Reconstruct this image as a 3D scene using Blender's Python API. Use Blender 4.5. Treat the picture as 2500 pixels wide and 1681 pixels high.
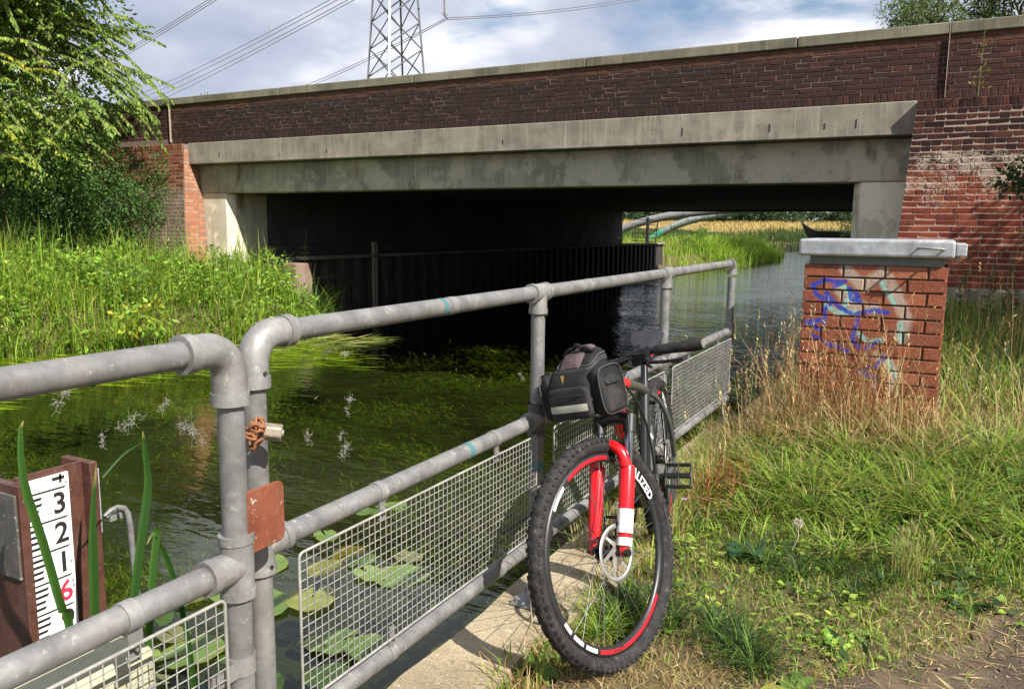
import bpy, math, random
import numpy as np
from mathutils import Vector, Matrix
PI = math.pi
for o in list(bpy.data.objects): bpy.data.objects.remove(o)
SC = bpy.context.scene
COL = SC.collection
# ------------------------------------------------------------ camera
CAMZ = 1.35
def cam_axes(yaw, pitch, roll):
    cy, sy, cp, sp = math.cos(yaw), math.sin(yaw), math.cos(pitch), math.sin(pitch)
    f = Vector((-sy*cp, cy*cp, -sp)); r = Vector((cy, sy, 0)); u = r.cross(f)
    return r*math.cos(roll)+u*math.sin(roll), u*math.cos(roll)-r*math.sin(roll), f
_r, _u, _f = cam_axes(math.radians(28.0), math.radians(8.25), math.radians(0.5))
cd = bpy.data.cameras.new('camera'); cam = bpy.data.objects.new('camera', cd); COL.objects.link(cam)
cam.matrix_world = Matrix(((_r.x, _u.x, -_f.x, 0), (_r.y, _u.y, -_f.y, 0), (_r.z, _u.z, -_f.z, CAMZ), (0, 0, 0, 1)))
cd.sensor_width = 36; cd.lens = 1965/2500*36; cd.clip_start = 0.05; cd.clip_end = 6000
SC.camera = cam
# ------------------------------------------------------------ world and sun
TO_SUN = Vector((1.0, -0.40, 1.02)).normalized()
ELEV = math.asin(TO_SUN.z); AZ = math.atan2(TO_SUN.x, TO_SUN.y)
W = bpy.data.worlds.new('World'); SC.world = W; W.use_nodes = True
nt = W.node_tree; nt.nodes.clear()
def wn(t, **k):
    n = nt.nodes.new(t)
    for a, b in k.items(): setattr(n, a, b)
    return n
sky = wn('ShaderNodeTexSky', sky_type='NISHITA', sun_disc=False, sun_elevation=ELEV, sun_rotation=AZ, air_density=1.0, dust_density=0.6, ozone_density=1.4)
tc = wn('ShaderNodeTexCoord'); sx = wn('ShaderNodeSeparateXYZ'); nt.links.new(tc.outputs['Generated'], sx.inputs[0])
mx = wn('ShaderNodeMath', operation='MAXIMUM'); nt.links.new(sx.outputs['Z'], mx.inputs[0]); mx.inputs[1].default_value = 0.0
ad = wn('ShaderNodeMath', operation='ADD'); nt.links.new(mx.outputs[0], ad.inputs[0]); ad.inputs[1].default_value = 0.30
dv = wn('ShaderNodeVectorMath', operation='DIVIDE'); nt.links.new(tc.outputs['Generated'], dv.inputs[0])
cb = wn('ShaderNodeCombineXYZ')
for i in range(3): nt.links.new(ad.outputs[0], cb.inputs[i])
nt.links.new(cb.outputs[0], dv.inputs[1])
mp = wn('ShaderNodeMapping'); nt.links.new(dv.outputs[0], mp.inputs['Vector']); mp.inputs['Location'].default_value = (3.1, 1.7, 0.4)
n1 = wn('ShaderNodeTexNoise'); n1.inputs['Scale'].default_value = 1.55; n1.inputs['Detail'].default_value = 8; n1.inputs['Roughness'].default_value = 0.52; n1.inputs['Distortion'].default_value = 0.25
n2 = wn('ShaderNodeTexNoise'); n2.inputs['Scale'].default_value = 2.3; n2.inputs['Detail'].default_value = 5; n2.inputs['Roughness'].default_value = 0.5
mp2 = wn('ShaderNodeMapping'); nt.links.new(dv.outputs[0], mp2.inputs['Vector']); mp2.inputs['Location'].default_value = (7.4, -2.2, 1.9)
nt.links.new(mp.outputs[0], n1.inputs['Vector']); nt.links.new(mp2.outputs[0], n2.inputs['Vector'])
r1 = wn('ShaderNodeValToRGB'); nt.links.new(n1.outputs[0], r1.inputs[0])
r1.color_ramp.elements[0].position = 0.36; r1.color_ramp.elements[1].position = 0.44
r2 = wn('ShaderNodeValToRGB'); nt.links.new(n2.outputs[0], r2.inputs[0])
e = r2.color_ramp.elements; e[0].position = 0.34; e[0].color = (0.37, 0.42, 0.545, 1); e[1].position = 0.64; e[1].color = (0.93, 0.94, 0.97, 1)
m = e.new(0.49); m.color = (0.51, 0.55, 0.66, 1)
cs = wn('ShaderNodeVectorMath', operation='SCALE'); nt.links.new(r2.outputs[0], cs.inputs[0]); cs.inputs['Scale'].default_value = 10.0
mix = wn('ShaderNodeMix', data_type='RGBA'); nt.links.new(r1.outputs[0], mix.inputs['Factor'])
nt.links.new(sky.outputs[0], mix.inputs['A']); nt.links.new(cs.outputs[0], mix.inputs['B'])
bg = wn('ShaderNodeBackground'); bg.inputs['Strength'].default_value = 0.064; nt.links.new(mix.outputs['Result'], bg.inputs[0])
wo = wn('ShaderNodeOutputWorld'); nt.links.new(bg.outputs[0], wo.inputs[0])
sl = bpy.data.lights.new('sun', 'SUN'); sl.energy = 5.0; sl.angle = math.radians(0.5); sl.color = (1.0, 0.95, 0.87)
so = bpy.data.objects.new('sun', sl); COL.objects.link(so); so.location = (20, -6, 30)
so.rotation_euler = TO_SUN.to_track_quat('Z', 'Y').to_euler()
SC.view_settings.view_transform = 'Standard'; SC.view_settings.look = 'None'; SC.view_settings.exposure = 0.98; SC.view_settings.gamma = 1.0
SC.view_settings.use_curve_mapping = False
SC.render.engine = 'CYCLES'
SC.cycles.max_bounces = 7; SC.cycles.transparent_max_bounces = 10; SC.cycles.caustics_reflective = False; SC.cycles.caustics_refractive = False
SC.cycles.use_denoising = True
try: SC.cycles.denoiser = 'OPENIMAGEDENOISE'
except Exception: pass
# ------------------------------------------------------------ helpers: objects
BASE = {}
def tag(o, label=None, cat=None, group=None, kind=None):
    for k, v in (('label', label), ('category', cat), ('group', group), ('kind', kind)):
        if v: o[k] = v
    return o
def thing(name, label, cat, loc=(0, 0, 0), group=None):
    o = bpy.data.objects.new(name, None); COL.objects.link(o); o.location = loc; o.empty_display_size = 0.1
    BASE[o.name] = Vector(loc); return tag(o, label, cat, group)
def link(name, me, mat=None, parent=None, base=None):
    """me holds world coordinates; parented meshes are shifted to the thing's base"""
    o = bpy.data.objects.new(name, me); COL.objects.link(o)
    if mat is not None and not me.materials: me.materials.append(mat)
    if parent is not None:
        o.parent = parent; b = BASE.get(parent.name, Vector((0, 0, 0)))
        if parent.type == 'EMPTY' and b.length: me.transform(Matrix.Translation(-b))
        elif parent.type != 'EMPTY' and b.length: me.transform(Matrix.Translation(-b))
        BASE[o.name] = b.copy()
    else:
        BASE[o.name] = Vector((0, 0, 0))
        if base is not None:
            b = Vector(base); me.transform(Matrix.Translation(-b)); o.location = b; BASE[o.name] = b
    return o
def basis(d):
    d = Vector(d).normalized(); a = Vector((0, 0, 1)) if abs(d.z) < 0.95 else Vector((1, 0, 0))
    x = a.cross(d).normalized(); return x, d.cross(x).normalized(), d
class MB:
    def __init__(s): s.v = []; s.f = []; s.sm = []
    def add(s, vs, fs, smooth=False):
        n = len(s.v); s.v += [tuple(v) for v in vs]; s.f += [tuple(i+n for i in f) for f in fs]; s.sm += [smooth]*len(fs); return s
    def box(s, c, d, rot=None):
        c = Vector(c); hx, hy, hz = d[0]/2, d[1]/2, d[2]/2
        vs = [Vector((x*hx, y*hy, z*hz)) for z in (-1, 1) for y in (-1, 1) for x in (-1, 1)]
        if rot is not None: vs = [rot @ v for v in vs]
        return s.add([v+c for v in vs], [(0, 2, 3, 1), (4, 5, 7, 6), (0, 1, 5, 4), (2, 6, 7, 3), (0, 4, 6, 2), (1, 3, 7, 5)])
    def bb(s, a, b): # box from corner to corner
        a, b = Vector(a), Vector(b); return s.box((a+b)/2, [abs(q) for q in (b-a)])
    def tube(s, pts, r, n=12, cap=True, smooth=True):
        pts = [Vector(p) for p in pts]; rs = r if isinstance(r, (list, tuple)) else [r]*len(pts)
        vs = []; fs = []; px = None
        for i, p in enumerate(pts):
            d = (pts[min(i+1, len(pts)-1)]-pts[max(i-1, 0)])
            if d.length < 1e-9: d = Vector((0, 0, 1))
            d.normalize()
            if px is None: px, _, _ = basis(d)
            px = (px-d*px.dot(d)); px = px.normalized() if px.length > 1e-6 else basis(d)[0]
            py = d.cross(px)
            vs += [p+(px*math.cos(2*PI*k/n)+py*math.sin(2*PI*k/n))*rs[i] for k in range(n)]
        for i in range(len(pts)-1):
            for k in range(n):
                a, b = i*n+k, i*n+(k+1) % n; fs.append((a, b, b+n, a+n))
        s.add(vs, fs, smooth)
        if cap:
            s.add(vs[:n], [tuple(reversed(range(n)))]); s.add(vs[-n:], [tuple(range(n))])
        return s
    def cyl(s, a, b, r, r2=None, n=14): return s.tube([a, b], [r, r if r2 is None else r2], n)
    def torus(s, c, ax, R, r, n=48, m=10, prof=None):
        x, y, z = basis(ax); c = Vector(c); vs = []; fs = []
        pr = prof or [(r*math.cos(2*PI*k/m), r*math.sin(2*PI*k/m)) for k in range(m)]
        m = len(pr)
        for i in range(n):
            a = 2*PI*i/n; d = x*math.cos(a)+y*math.sin(a)
            vs += [c+d*(R+u)+z*w for u, w in pr]
        for i in range(n):
            for k in range(m):
                a, b = i*m+k, i*m+(k+1) % m; a2, b2 = ((i+1) % n)*m+k, ((i+1) % n)*m+(k+1) % m
                fs.append((a, a2, b2, b))
        return s.add(vs, fs, True)
    def sphere(s, c, r, n=12, m=8):
        c = Vector(c); rr = Vector(r) if isinstance(r, (tuple, list, Vector)) else Vector((r, r, r)); vs = [c+Vector((0, 0, -rr.z))]; fs = []
        for j in range(1, m):
            t = -PI/2+PI*j/m
            vs += [c+Vector((rr.x*math.cos(t)*math.cos(2*PI*k/n), rr.y*math.cos(t)*math.sin(2*PI*k/n), rr.z*math.sin(t))) for k in range(n)]
        vs.append(c+Vector((0, 0, rr.z))); L = len(vs)-1
        for k in range(n):
            fs.append((0, 1+(k+1) % n, 1+k)); fs.append((L, L-n+k, L-n+(k+1) % n))
            for j in range(m-2): a = 1+j*n; fs.append((a+k, a+(k+1) % n, a+n+(k+1) % n, a+n+k))
        return s.add(vs, fs, True)
    def prism(s, poly, ext): # poly: list of Vectors (planar), ext: extrusion vector
        n = len(poly); e = Vector(ext); P = [Vector(p) for p in poly]
        nr = Vector((0, 0, 0))
        for i in range(n): nr += P[i].cross(P[(i+1) % n])
        if nr.dot(e) > 0: P = P[::-1]
        vs = P+[p+e for p in P]
        return s.add(vs, [tuple(range(n)), tuple(reversed(range(n, 2*n)))]+[((i+1) % n, i, i+n, (i+1) % n+n) for i in range(n)])
    def grid(s, fn, nu, nv, smooth=True):
        vs = [fn(i/nu, j/nv) for j in range(nv+1) for i in range(nu+1)]
        return s.add(vs, [(j*(nu+1)+i, j*(nu+1)+i+1, (j+1)*(nu+1)+i+1, (j+1)*(nu+1)+i) for j in range(nv) for i in range(nu)], smooth)
    def xf(s, M): s.v = [tuple(M @ Vector(v)) for v in s.v]; return s
    def mesh(s, name):
        me = bpy.data.meshes.new(name); me.from_pydata(s.v, [], s.f); me.polygons.foreach_set('use_smooth', s.sm); me.update(); return me
    def build(s, name, mat, parent=None, base=None, bevel=0, seg=2):
        o = link(name, s.mesh(name), mat, parent, base)
        if bevel:
            b = o.modifiers.new('bevel', 'BEVEL'); b.width = bevel; b.segments = seg; b.limit_method = 'ANGLE'; b.angle_limit = math.radians(40)
        return o
def npmesh(name, V, F4=None, F3=None, col=None, smooth=False):
    me = bpy.data.meshes.new(name); V = np.asarray(V, np.float32); me.vertices.add(len(V)); me.vertices.foreach_set('co', V.ravel())
    loops = []; starts = []; tot = []; n = 0
    for F, k in ((F4, 4), (F3, 3)):
        if F is None or not len(F): continue
        F = np.asarray(F, np.int32); loops.append(F.ravel()); starts.append(n+np.arange(len(F))*k); tot.append(np.full(len(F), k)); n += F.size
    L = np.concatenate(loops); me.loops.add(len(L)); me.loops.foreach_set('vertex_index', L.astype(np.int32))
    S = np.concatenate(starts); me.polygons.add(len(S)); me.polygons.foreach_set('loop_start', S.astype(np.int32))
    me.polygons.foreach_set('loop_total', np.concatenate(tot).astype(np.int32))
    if smooth: me.polygons.foreach_set('use_smooth', np.ones(len(S), bool))
    me.update(calc_edges=True)
    if col is not None:
        a = me.attributes.new('col', 'FLOAT_COLOR', 'POINT'); c = np.ones((len(V), 4), np.float32); c[:, :3] = col; a.data.foreach_set('color', c.ravel())
    return me
def blades(P, h, w, ang, lean, col, segs=3, droop=0.45):
    """curved tapering grass blades -> (V, F4, F3, C)"""
    N = len(P); t = np.linspace(0, 1, segs+1)[:-1]; d = np.stack([np.cos(ang), np.sin(ang), np.zeros(N)], 1)
    tw = ang+PI/2+np.random.uniform(-.7, .7, N); wd = np.stack([np.cos(tw), np.sin(tw), np.zeros(N)], 1); k = 2*segs+1
    V = np.zeros((N, k, 3))
    def pos(tt): return P+d*(h*lean*tt**2)[:, None]+np.array([0, 0, 1])*(h*tt*(1-droop*lean*tt))[:, None]
    for i, tt in enumerate(t):
        c = pos(tt); ww = (w*(1-.75*tt**1.5))[:, None]*wd*.5
        V[:, 2*i] = c-ww; V[:, 2*i+1] = c+ww
    V[:, k-1] = pos(1.0); b = (np.arange(N)*k)[:, None]
    F4 = np.concatenate([b+np.array([2*i, 2*i+1, 2*i+3, 2*i+2]) for i in range(segs-1)], 0) if segs > 1 else np.zeros((0, 4), int)
    F3 = b+np.array([k-3, k-2, k-1])
    return V.reshape(-1, 3), F4, F3, np.repeat(col, k, 0)
def leafset(P, D, L, Wd, col, fold=.25, up=None):
    """kite shaped leaves, folded along the midrib"""
    N = len(P); D = D/np.linalg.norm(D, axis=1)[:, None]; u = np.random.normal(size=(N, 3)) if up is None else up+np.random.normal(size=(N, 3))*.35
    s = np.cross(D, u); s /= np.linalg.norm(s, axis=1)[:, None]+1e-9; nn = np.cross(s, D)
    a = P+D*(L*.42)[:, None]
    V = np.stack([P, a+s*(Wd*.5)[:, None]+nn*(Wd*fold)[:, None], P+D*L[:, None], a-s*(Wd*.5)[:, None]+nn*(Wd*fold)[:, None]], 1)
    b = (np.arange(N)*4)[:, None]
    return V.reshape(-1, 3), np.zeros((0, 4), int), np.concatenate([b+np.array([0, 1, 2]), b+np.array([0, 2, 3])], 0), np.repeat(col, 4, 0)
def merge(parts):
    V = []; F4 = []; F3 = []; Cc = []; n = 0
    for v, f4, f3, c in parts:
        V.append(v); Cc.append(c); F4.append(np.asarray(f4)+n); F3.append(np.asarray(f3)+n); n += len(v)
    return np.concatenate(V), np.concatenate(F4), np.concatenate(F3), np.concatenate(Cc)
def veg(name, parts, mat, parent=None, base=None):
    V, F4, F3, Cc = merge(parts); return link(name, npmesh(name, V, F4, F3, Cc), mat, parent, base)
def pal(n, cols, var=.18):
    c = np.array(cols)[np.random.randint(0, len(cols), n)]; return np.clip(c*np.random.uniform(1-var, 1+var, (n, 1))*np.random.uniform(1-var*.4, 1+var*.4, (n, 3)), 0, 1)
def text_mb(s, size, place, depth=0.0):
    """flat lettering; place maps (x, y) in text units to a world Vector"""
    cu = bpy.data.curves.new('t', 'FONT'); cu.body = s; cu.size = size; cu.align_x = 'CENTER'; cu.align_y = 'CENTER'; cu.resolution_u = 3; cu.offset = size*.02
    ob = bpy.data.objects.new('t', cu); COL.objects.link(ob); dg = bpy.context.evaluated_depsgraph_get()
    me = bpy.data.meshes.new_from_object(ob.evaluated_get(dg)); b = MB(); b.add([place(v.co.x, v.co.y) for v in me.vertices], [tuple(p.vertices) for p in me.polygons])
    bpy.data.objects.remove(ob); bpy.data.meshes.remove(me); bpy.data.curves.remove(cu); return b
def copy_tree(o, loc=None, parent=None):
    c = o.copy(); COL.objects.link(c); c.parent = parent; BASE[c.name] = BASE.get(o.name, Vector())
    if loc is not None: c.location = loc
    for ch in o.children: copy_tree(ch, None, c)
    return c
def smooth(a, b, x):
    t = np.clip((x-a)/(b-a), 0, 1); return t*t*(3-2*t)
# ------------------------------------------------------------ helpers: materials
class NT:
    def __init__(s, name):
        s.m = bpy.data.materials.new(name); s.m.use_nodes = True; s.t = s.m.node_tree; s.b = s.t.nodes['Principled BSDF']; s.out = s.t.nodes['Material Output']
    def n(s, t, **k):
        q = s.t.nodes.new(t)
        for a, b in k.items(): setattr(q, a, b)
        return q
    def set(s, sock, v):
        if hasattr(v, 'outputs'): v = v.outputs[0]
        if isinstance(v, bpy.types.NodeSocket): s.t.links.new(v, sock)
        elif isinstance(v, (tuple, list)) and len(v) == 3 and sock.type == 'RGBA': sock.default_value = (*v, 1)
        else: sock.default_value = v
        return s
    def pos(s): return s.n('ShaderNodeNewGeometry').outputs['Position']
    def obj(s): return s.n('ShaderNodeTexCoord').outputs['Object']
    def map(s, v, scale=(1, 1, 1), loc=(0, 0, 0), rot=(0, 0, 0)):
        q = s.n('ShaderNodeMapping'); s.set(q.inputs['Vector'], v); q.inputs['Scale'].default_value = scale; q.inputs['Location'].default_value = loc; q.inputs['Rotation'].default_value = rot; return q.outputs[0]
    def noise(s, v, scale, detail=4, rough=.55, dist=0):
        q = s.n('ShaderNodeTexNoise'); s.set(q.inputs['Vector'], v); q.inputs['Scale'].default_value = scale; q.inputs['Detail'].default_value = detail; q.inputs['Roughness'].default_value = rough; q.inputs['Distortion'].default_value = dist; return q.outputs[0]
    def ramp(s, f, stops):
        q = s.n('ShaderNodeValToRGB'); s.set(q.inputs[0], f); e = q.color_ramp.elements
        while len(e) < len(stops): e.new(.5)
        for x, (p, c) in zip(e, stops): x.position = p; x.color = (*c, 1) if isinstance(c, (tuple, list)) else (c, c, c, 1)
        return q.outputs[0]
    def mix(s, f, a, b, mode='MIX'):
        q = s.n('ShaderNodeMix', data_type='RGBA', blend_type=mode); s.set(q.inputs['Factor'], f); s.set(q.inputs['A'], a); s.set(q.inputs['B'], b); return q.outputs['Result']
    def math(s, op, a, b=0.0, clamp=False):
        q = s.n('ShaderNodeMath', operation=op, use_clamp=clamp); s.set(q.inputs[0], a); s.set(q.inputs[1], b); return q.outputs[0]
    def sep(s, v, i):
        q = s.n('ShaderNodeSeparateXYZ'); s.set(q.inputs[0], v); return q.outputs[i]
    def bump(s, h, strength=.3, dist=.01):
        q = s.n('ShaderNodeBump'); s.set(q.inputs['Height'], h); q.inputs['Strength'].default_value = strength; q.inputs['Distance'].default_value = dist; s.set(s.b.inputs['Normal'], q.outputs[0]); return q.outputs[0]
    def base(s, c, rough=.7, metal=0.0, spec=None):
        s.set(s.b.inputs['Base Color'], c); s.set(s.b.inputs['Roughness'], rough); s.set(s.b.inputs['Metallic'], metal)
        if spec is not None: s.b.inputs['Specular IOR Level'].default_value = spec
        return s.m
def simple(name, c, rough=.6, metal=0.0, var=.15, scale=20, spec=None):
    s = NT(name); n = s.noise(s.obj(), scale, 4); k = s.ramp(n, [(.3, tuple(x*(1-var) for x in c)), (.7, tuple(min(1, x*(1+var)) for x in c))]); return s.base(k, rough, metal, spec)
# ------------------------------------------------------------ materials
MT = {}
def m_foliage(name, trans=.35, rough=.5, spec=.35):
    s = NT(name); a = s.n('ShaderNodeAttribute', attribute_name='col')
    s.base(a.outputs['Color'], rough, 0, spec)
    tr = s.n('ShaderNodeBsdfTranslucent'); s.set(tr.inputs[0], s.mix(.5, a.outputs['Color'], (1.0, .95, .35), 'MULTIPLY'))
    mx = s.n('ShaderNodeMixShader'); mx.inputs[0].default_value = trans
    s.t.links.new(s.b.outputs[0], mx.inputs[1]); s.t.links.new(tr.outputs[0], mx.inputs[2]); s.t.links.new(mx.outputs[0], s.out.inputs[0]); return s.m
MT['leaf'] = m_foliage('foliage', .45, .5, .3); MT['grass'] = m_foliage('grass', .5, .55, .25); MT['dry'] = m_foliage('dry_stems', .25, .75, .15)
MT['weed'] = m_foliage('water_weed', .2, .5, .3)
MT['pad'] = m_foliage('lily_pad', .2, .32, .5)
MT['bark'] = simple('bark', (.11, .085, .06), .9, 0, .35, 30)
def m_galv(name, c, rough=.5, metal=.35, soil=.5):
    s = NT(name); p = s.pos(); n = s.noise(p, 14, 6, .6); n2 = s.noise(p, 90, 3, .6); n3 = s.noise(s.map(p, (1, 1, 1), (4, 2, 1)), 45, 4, .7)
    k = s.ramp(n, [(.3, tuple(x*.68 for x in c)), (.5, c), (.7, tuple(x*1.3 for x in c))])
    vo = s.n('ShaderNodeTexVoronoi'); s.set(vo.inputs['Vector'], p); vo.inputs['Scale'].default_value = 75; k = s.mix(.35, k, s.mix(1.0, k, s.ramp(s.sep(vo.outputs['Color'], 0), [(0.0, .55), (1.0, 1.0)]), 'MULTIPLY'))
    k = s.mix(s.ramp(n2, [(.35, .35), (.7, 0.0)]), k, tuple(x*.72 for x in c))
    k = s.mix(s.ramp(n3, [(.61, 0.0), (.68, soil)]), k, (.52, .50, .44))
    k = s.mix(s.ramp(s.noise(s.map(p, (1, 1, 1), (9, 9, 3)), 60, 5, .7), [(.62, 0.0), (.69, soil*.9)]), k, (.16, .13, .10))
    k = s.mix(s.ramp(s.noise(s.map(p, (1, 1, .3), (1, 5, 3)), 9, 5, .6), [(.5, 0.0), (.72, soil*.7)]), k, (.30, .27, .23))
    k = s.mix(s.ramp(s.noise(s.map(p, (1, 1, .25), (2, 7, 3)), 34, 6, .7), [(.60, 0.0), (.70, soil*.8)]), k, (.17, .10, .055))
    s.bump(n2, .12, .003); return s.base(k, s.ramp(n, [(.3, rough-.1), (.7, rough+.15)]), metal)
MT['galv'] = m_galv('galvanised_pipe', (.215, .212, .208)); MT['galv_light'] = m_galv('galvanised_fitting', (.25, .245, .235), .5, .3)
MT['galv_sheet'] = m_galv('galvanised_sheet', (.42, .44, .46), .42, .35, .3); MT['wire'] = m_galv('galvanised_wire', (.30, .295, .265), .6, .15, .5)
MT['rust_paint'] = m_galv('rust_red_paint', (.19, .055, .026), .6, 0, .6)
MT['rust'] = simple('rust', (.22, .085, .035), .85, .1, .4, 90)
MT['brown_steel'] = m_galv('brown_coated_steel', (.085, .033, .022), .5, 0, .15)
MT['white_board'] = simple('white_gauge_board', (.80, .80, .77), .35, 0, .04, 8)
MT['black_print'] = simple('black_print', (.025, .022, .022), .4, 0, .1)
MT['red_print'] = simple('red_print', (.62, .03, .07), .4, 0, .1)
MT['dark_steel'] = simple('dark_steel', (.045, .045, .045), .55, .4, .3)
def m_concrete(name, light=(.40, .375, .33), dark=(.19, .175, .155), streak=1.0, patch=0.0):
    s = NT(name); p = s.pos(); a = s.noise(s.map(p, (1, 1, 1)), 1.3, 6, .6); st = s.noise(s.map(p, (7, 7, .55)), 1.6, 6, .65); fine = s.noise(p, 60, 5, .7)
    k = s.ramp(a, [(.32, dark), (.68, light)])
    k = s.mix(s.math('MULTIPLY', s.ramp(st, [(.40, min(.85, .7*streak)), (.60, 0.0)]), s.ramp(s.noise(s.map(p, (1, 1, 2.5), (8, 2, 1)), 2.2, 6, .65), [(.35, 0.0), (.65, 1.0)])), k, tuple(x*.55 for x in dark))
    k = s.mix(s.ramp(s.noise(s.map(p, (9, 9, .4), (3, 0, 7)), 2.2, 5, .6), [(.56, 0.0), (.7, .5*streak)]), k, tuple(min(1, x*1.25) for x in light))
    k = s.mix(s.ramp(fine, [(.3, .3), (.6, 0.0)]), k, tuple(x*.5 for x in dark))
    if patch:
        pn = s.math('ADD', s.noise(s.map(p, (1, 1, 1), (5, 1, 2)), 1.9, 8, .62), s.math('MULTIPLY', s.math('ADD', s.sep(p, 0), 7.0), .012)); k = s.mix(s.ramp(pn, [(.50, 0.0), (.56, patch)]), k, tuple(x*1.2 for x in light))
        q = s.noise(s.map(p, (2.2, 2.2, .7), (2, 1, 6)), 1.1, 4, .5); k = s.mix(s.ramp(q, [(.63, 0.0), (.7, .75)]), k, (.13, .085, .05))
    s.bump(s.math('ADD', fine, s.math('MULTIPLY', a, 2.0)), .35, .006); return s.base(k, .88, 0, .2)
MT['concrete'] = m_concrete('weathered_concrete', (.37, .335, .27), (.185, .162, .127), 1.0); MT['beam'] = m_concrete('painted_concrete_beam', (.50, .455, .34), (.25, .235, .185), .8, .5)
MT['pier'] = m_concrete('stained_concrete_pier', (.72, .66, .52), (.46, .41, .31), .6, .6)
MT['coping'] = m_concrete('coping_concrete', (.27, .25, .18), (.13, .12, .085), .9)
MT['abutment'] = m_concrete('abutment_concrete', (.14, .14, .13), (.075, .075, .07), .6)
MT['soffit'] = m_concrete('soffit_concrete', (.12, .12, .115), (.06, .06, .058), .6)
def m_slab():
    s = NT('aggregate_concrete'); p = s.pos(); v = s.n('ShaderNodeTexVoronoi'); s.set(v.inputs['Vector'], p); v.inputs['Scale'].default_value = 130
    k = s.mix(.6, s.ramp(s.noise(p, 3, 6, .6), [(.3, (.19, .15, .095)), (.7, (.40, .33, .22))]), s.ramp(s.noise(p, 180, 3, .6), [(.35, .25), (.65, .8)]), 'SOFT_LIGHT')
    k = s.mix(s.ramp(s.noise(p, 25, 5, .7), [(.55, 0.0), (.7, .7)]), k, (.10, .085, .055)); k = s.mix(s.ramp(s.noise(s.map(p, (1, 1, 1), (7, 7, 7)), 55, 3, .6), [(.62, 0.0), (.68, .6)]), k, (.52, .46, .36))
    s.bump(s.noise(p, 140, 4, .7), .6, .004); return s.base(k, .9, 0, .2)
MT['slab'] = m_slab()
MT['lichen'] = m_concrete('lichen_concrete', (.50, .49, .33), (.33, .32, .22), .3)
def m_brick(name, zone):
    s = NT(name); p = s.pos(); at = s.n('ShaderNodeAttribute', attribute_name='rnd'); oi = s.n('ShaderNodeObjectInfo')
    r = s.math('FRACT', s.math('ADD', at.outputs['Fac'], oi.outputs['Random'])); z = s.sep(p, 2); fine = s.noise(p, 70, 5, .7); big = s.noise(p, 1.1, 4, .55)
    if zone == 'parapet':
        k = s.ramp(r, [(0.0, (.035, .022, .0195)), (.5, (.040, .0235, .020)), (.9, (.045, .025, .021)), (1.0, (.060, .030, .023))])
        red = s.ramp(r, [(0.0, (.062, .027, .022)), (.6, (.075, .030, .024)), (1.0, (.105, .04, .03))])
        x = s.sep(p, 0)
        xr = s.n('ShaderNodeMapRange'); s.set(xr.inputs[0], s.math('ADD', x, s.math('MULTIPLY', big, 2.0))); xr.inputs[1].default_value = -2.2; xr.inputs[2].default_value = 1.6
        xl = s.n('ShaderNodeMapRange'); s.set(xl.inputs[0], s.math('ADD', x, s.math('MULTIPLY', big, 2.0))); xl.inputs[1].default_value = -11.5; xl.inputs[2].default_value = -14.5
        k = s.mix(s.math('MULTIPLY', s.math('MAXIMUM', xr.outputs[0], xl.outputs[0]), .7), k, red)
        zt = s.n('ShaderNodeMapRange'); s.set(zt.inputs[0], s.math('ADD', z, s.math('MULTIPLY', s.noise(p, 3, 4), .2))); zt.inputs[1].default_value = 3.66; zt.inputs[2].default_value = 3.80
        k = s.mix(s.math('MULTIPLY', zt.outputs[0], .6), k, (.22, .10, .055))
        k = s.mix(s.ramp(s.noise(s.map(p, (1, 1, 1), (3, 3, 3)), 9, 4, .6), [(.72, 0.0), (.76, .7)]), k, (.30, .26, .20))
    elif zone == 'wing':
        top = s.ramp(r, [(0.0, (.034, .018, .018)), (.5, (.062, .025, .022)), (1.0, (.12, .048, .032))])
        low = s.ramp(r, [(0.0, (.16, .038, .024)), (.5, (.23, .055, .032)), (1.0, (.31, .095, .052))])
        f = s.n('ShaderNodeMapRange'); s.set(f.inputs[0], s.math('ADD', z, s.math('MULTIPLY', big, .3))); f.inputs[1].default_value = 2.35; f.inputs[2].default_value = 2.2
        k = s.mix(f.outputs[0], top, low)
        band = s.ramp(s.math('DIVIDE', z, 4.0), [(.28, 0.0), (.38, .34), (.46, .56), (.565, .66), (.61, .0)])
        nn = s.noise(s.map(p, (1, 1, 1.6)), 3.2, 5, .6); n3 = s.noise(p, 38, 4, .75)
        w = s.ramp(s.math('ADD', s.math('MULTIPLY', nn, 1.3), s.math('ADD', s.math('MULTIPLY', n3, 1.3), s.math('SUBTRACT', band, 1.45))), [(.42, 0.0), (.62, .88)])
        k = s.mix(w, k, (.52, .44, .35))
    elif zone == 'left_wing':
        red = s.ramp(r, [(0.0, (.17, .06, .035)), (.5, (.26, .095, .05)), (1.0, (.33, .15, .08))])
        f = s.n('ShaderNodeMapRange'); s.set(f.inputs[0], s.math('ADD', z, s.math('MULTIPLY', big, .25))); f.inputs[1].default_value = 2.25; f.inputs[2].default_value = 2.1
        k = s.mix(s.math('MULTIPLY', f.outputs[0], .75), red, s.ramp(s.noise(p, 4, 4), [(.3, (.20, .15, .12)), (.7, (.34, .28, .23))]))
    elif zone == 'return':
        k = s.ramp(r, [(0.0, (.36, .13, .065)), (.5, (.44, .18, .09)), (1.0, (.50, .24, .13))])
    else:
        k = s.ramp(r, [(0.0, (.19, .060, .036)), (.35, (.26, .082, .046)), (.7, (.29, .094, .052)), (1.0, (.35, .13, .07))])
        k = s.mix(s.ramp(s.noise(p, 9, 6, .7), [(.5, 0.0), (.68, .75)]), k, (.13, .06, .035))
        k = s.mix(s.ramp(s.noise(s.map(p, (1, 1, 1), (4, 4, 1)), 55, 5, .7), [(.60, 0.0), (.70, .6)]), k, (.46, .33, .24))
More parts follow.
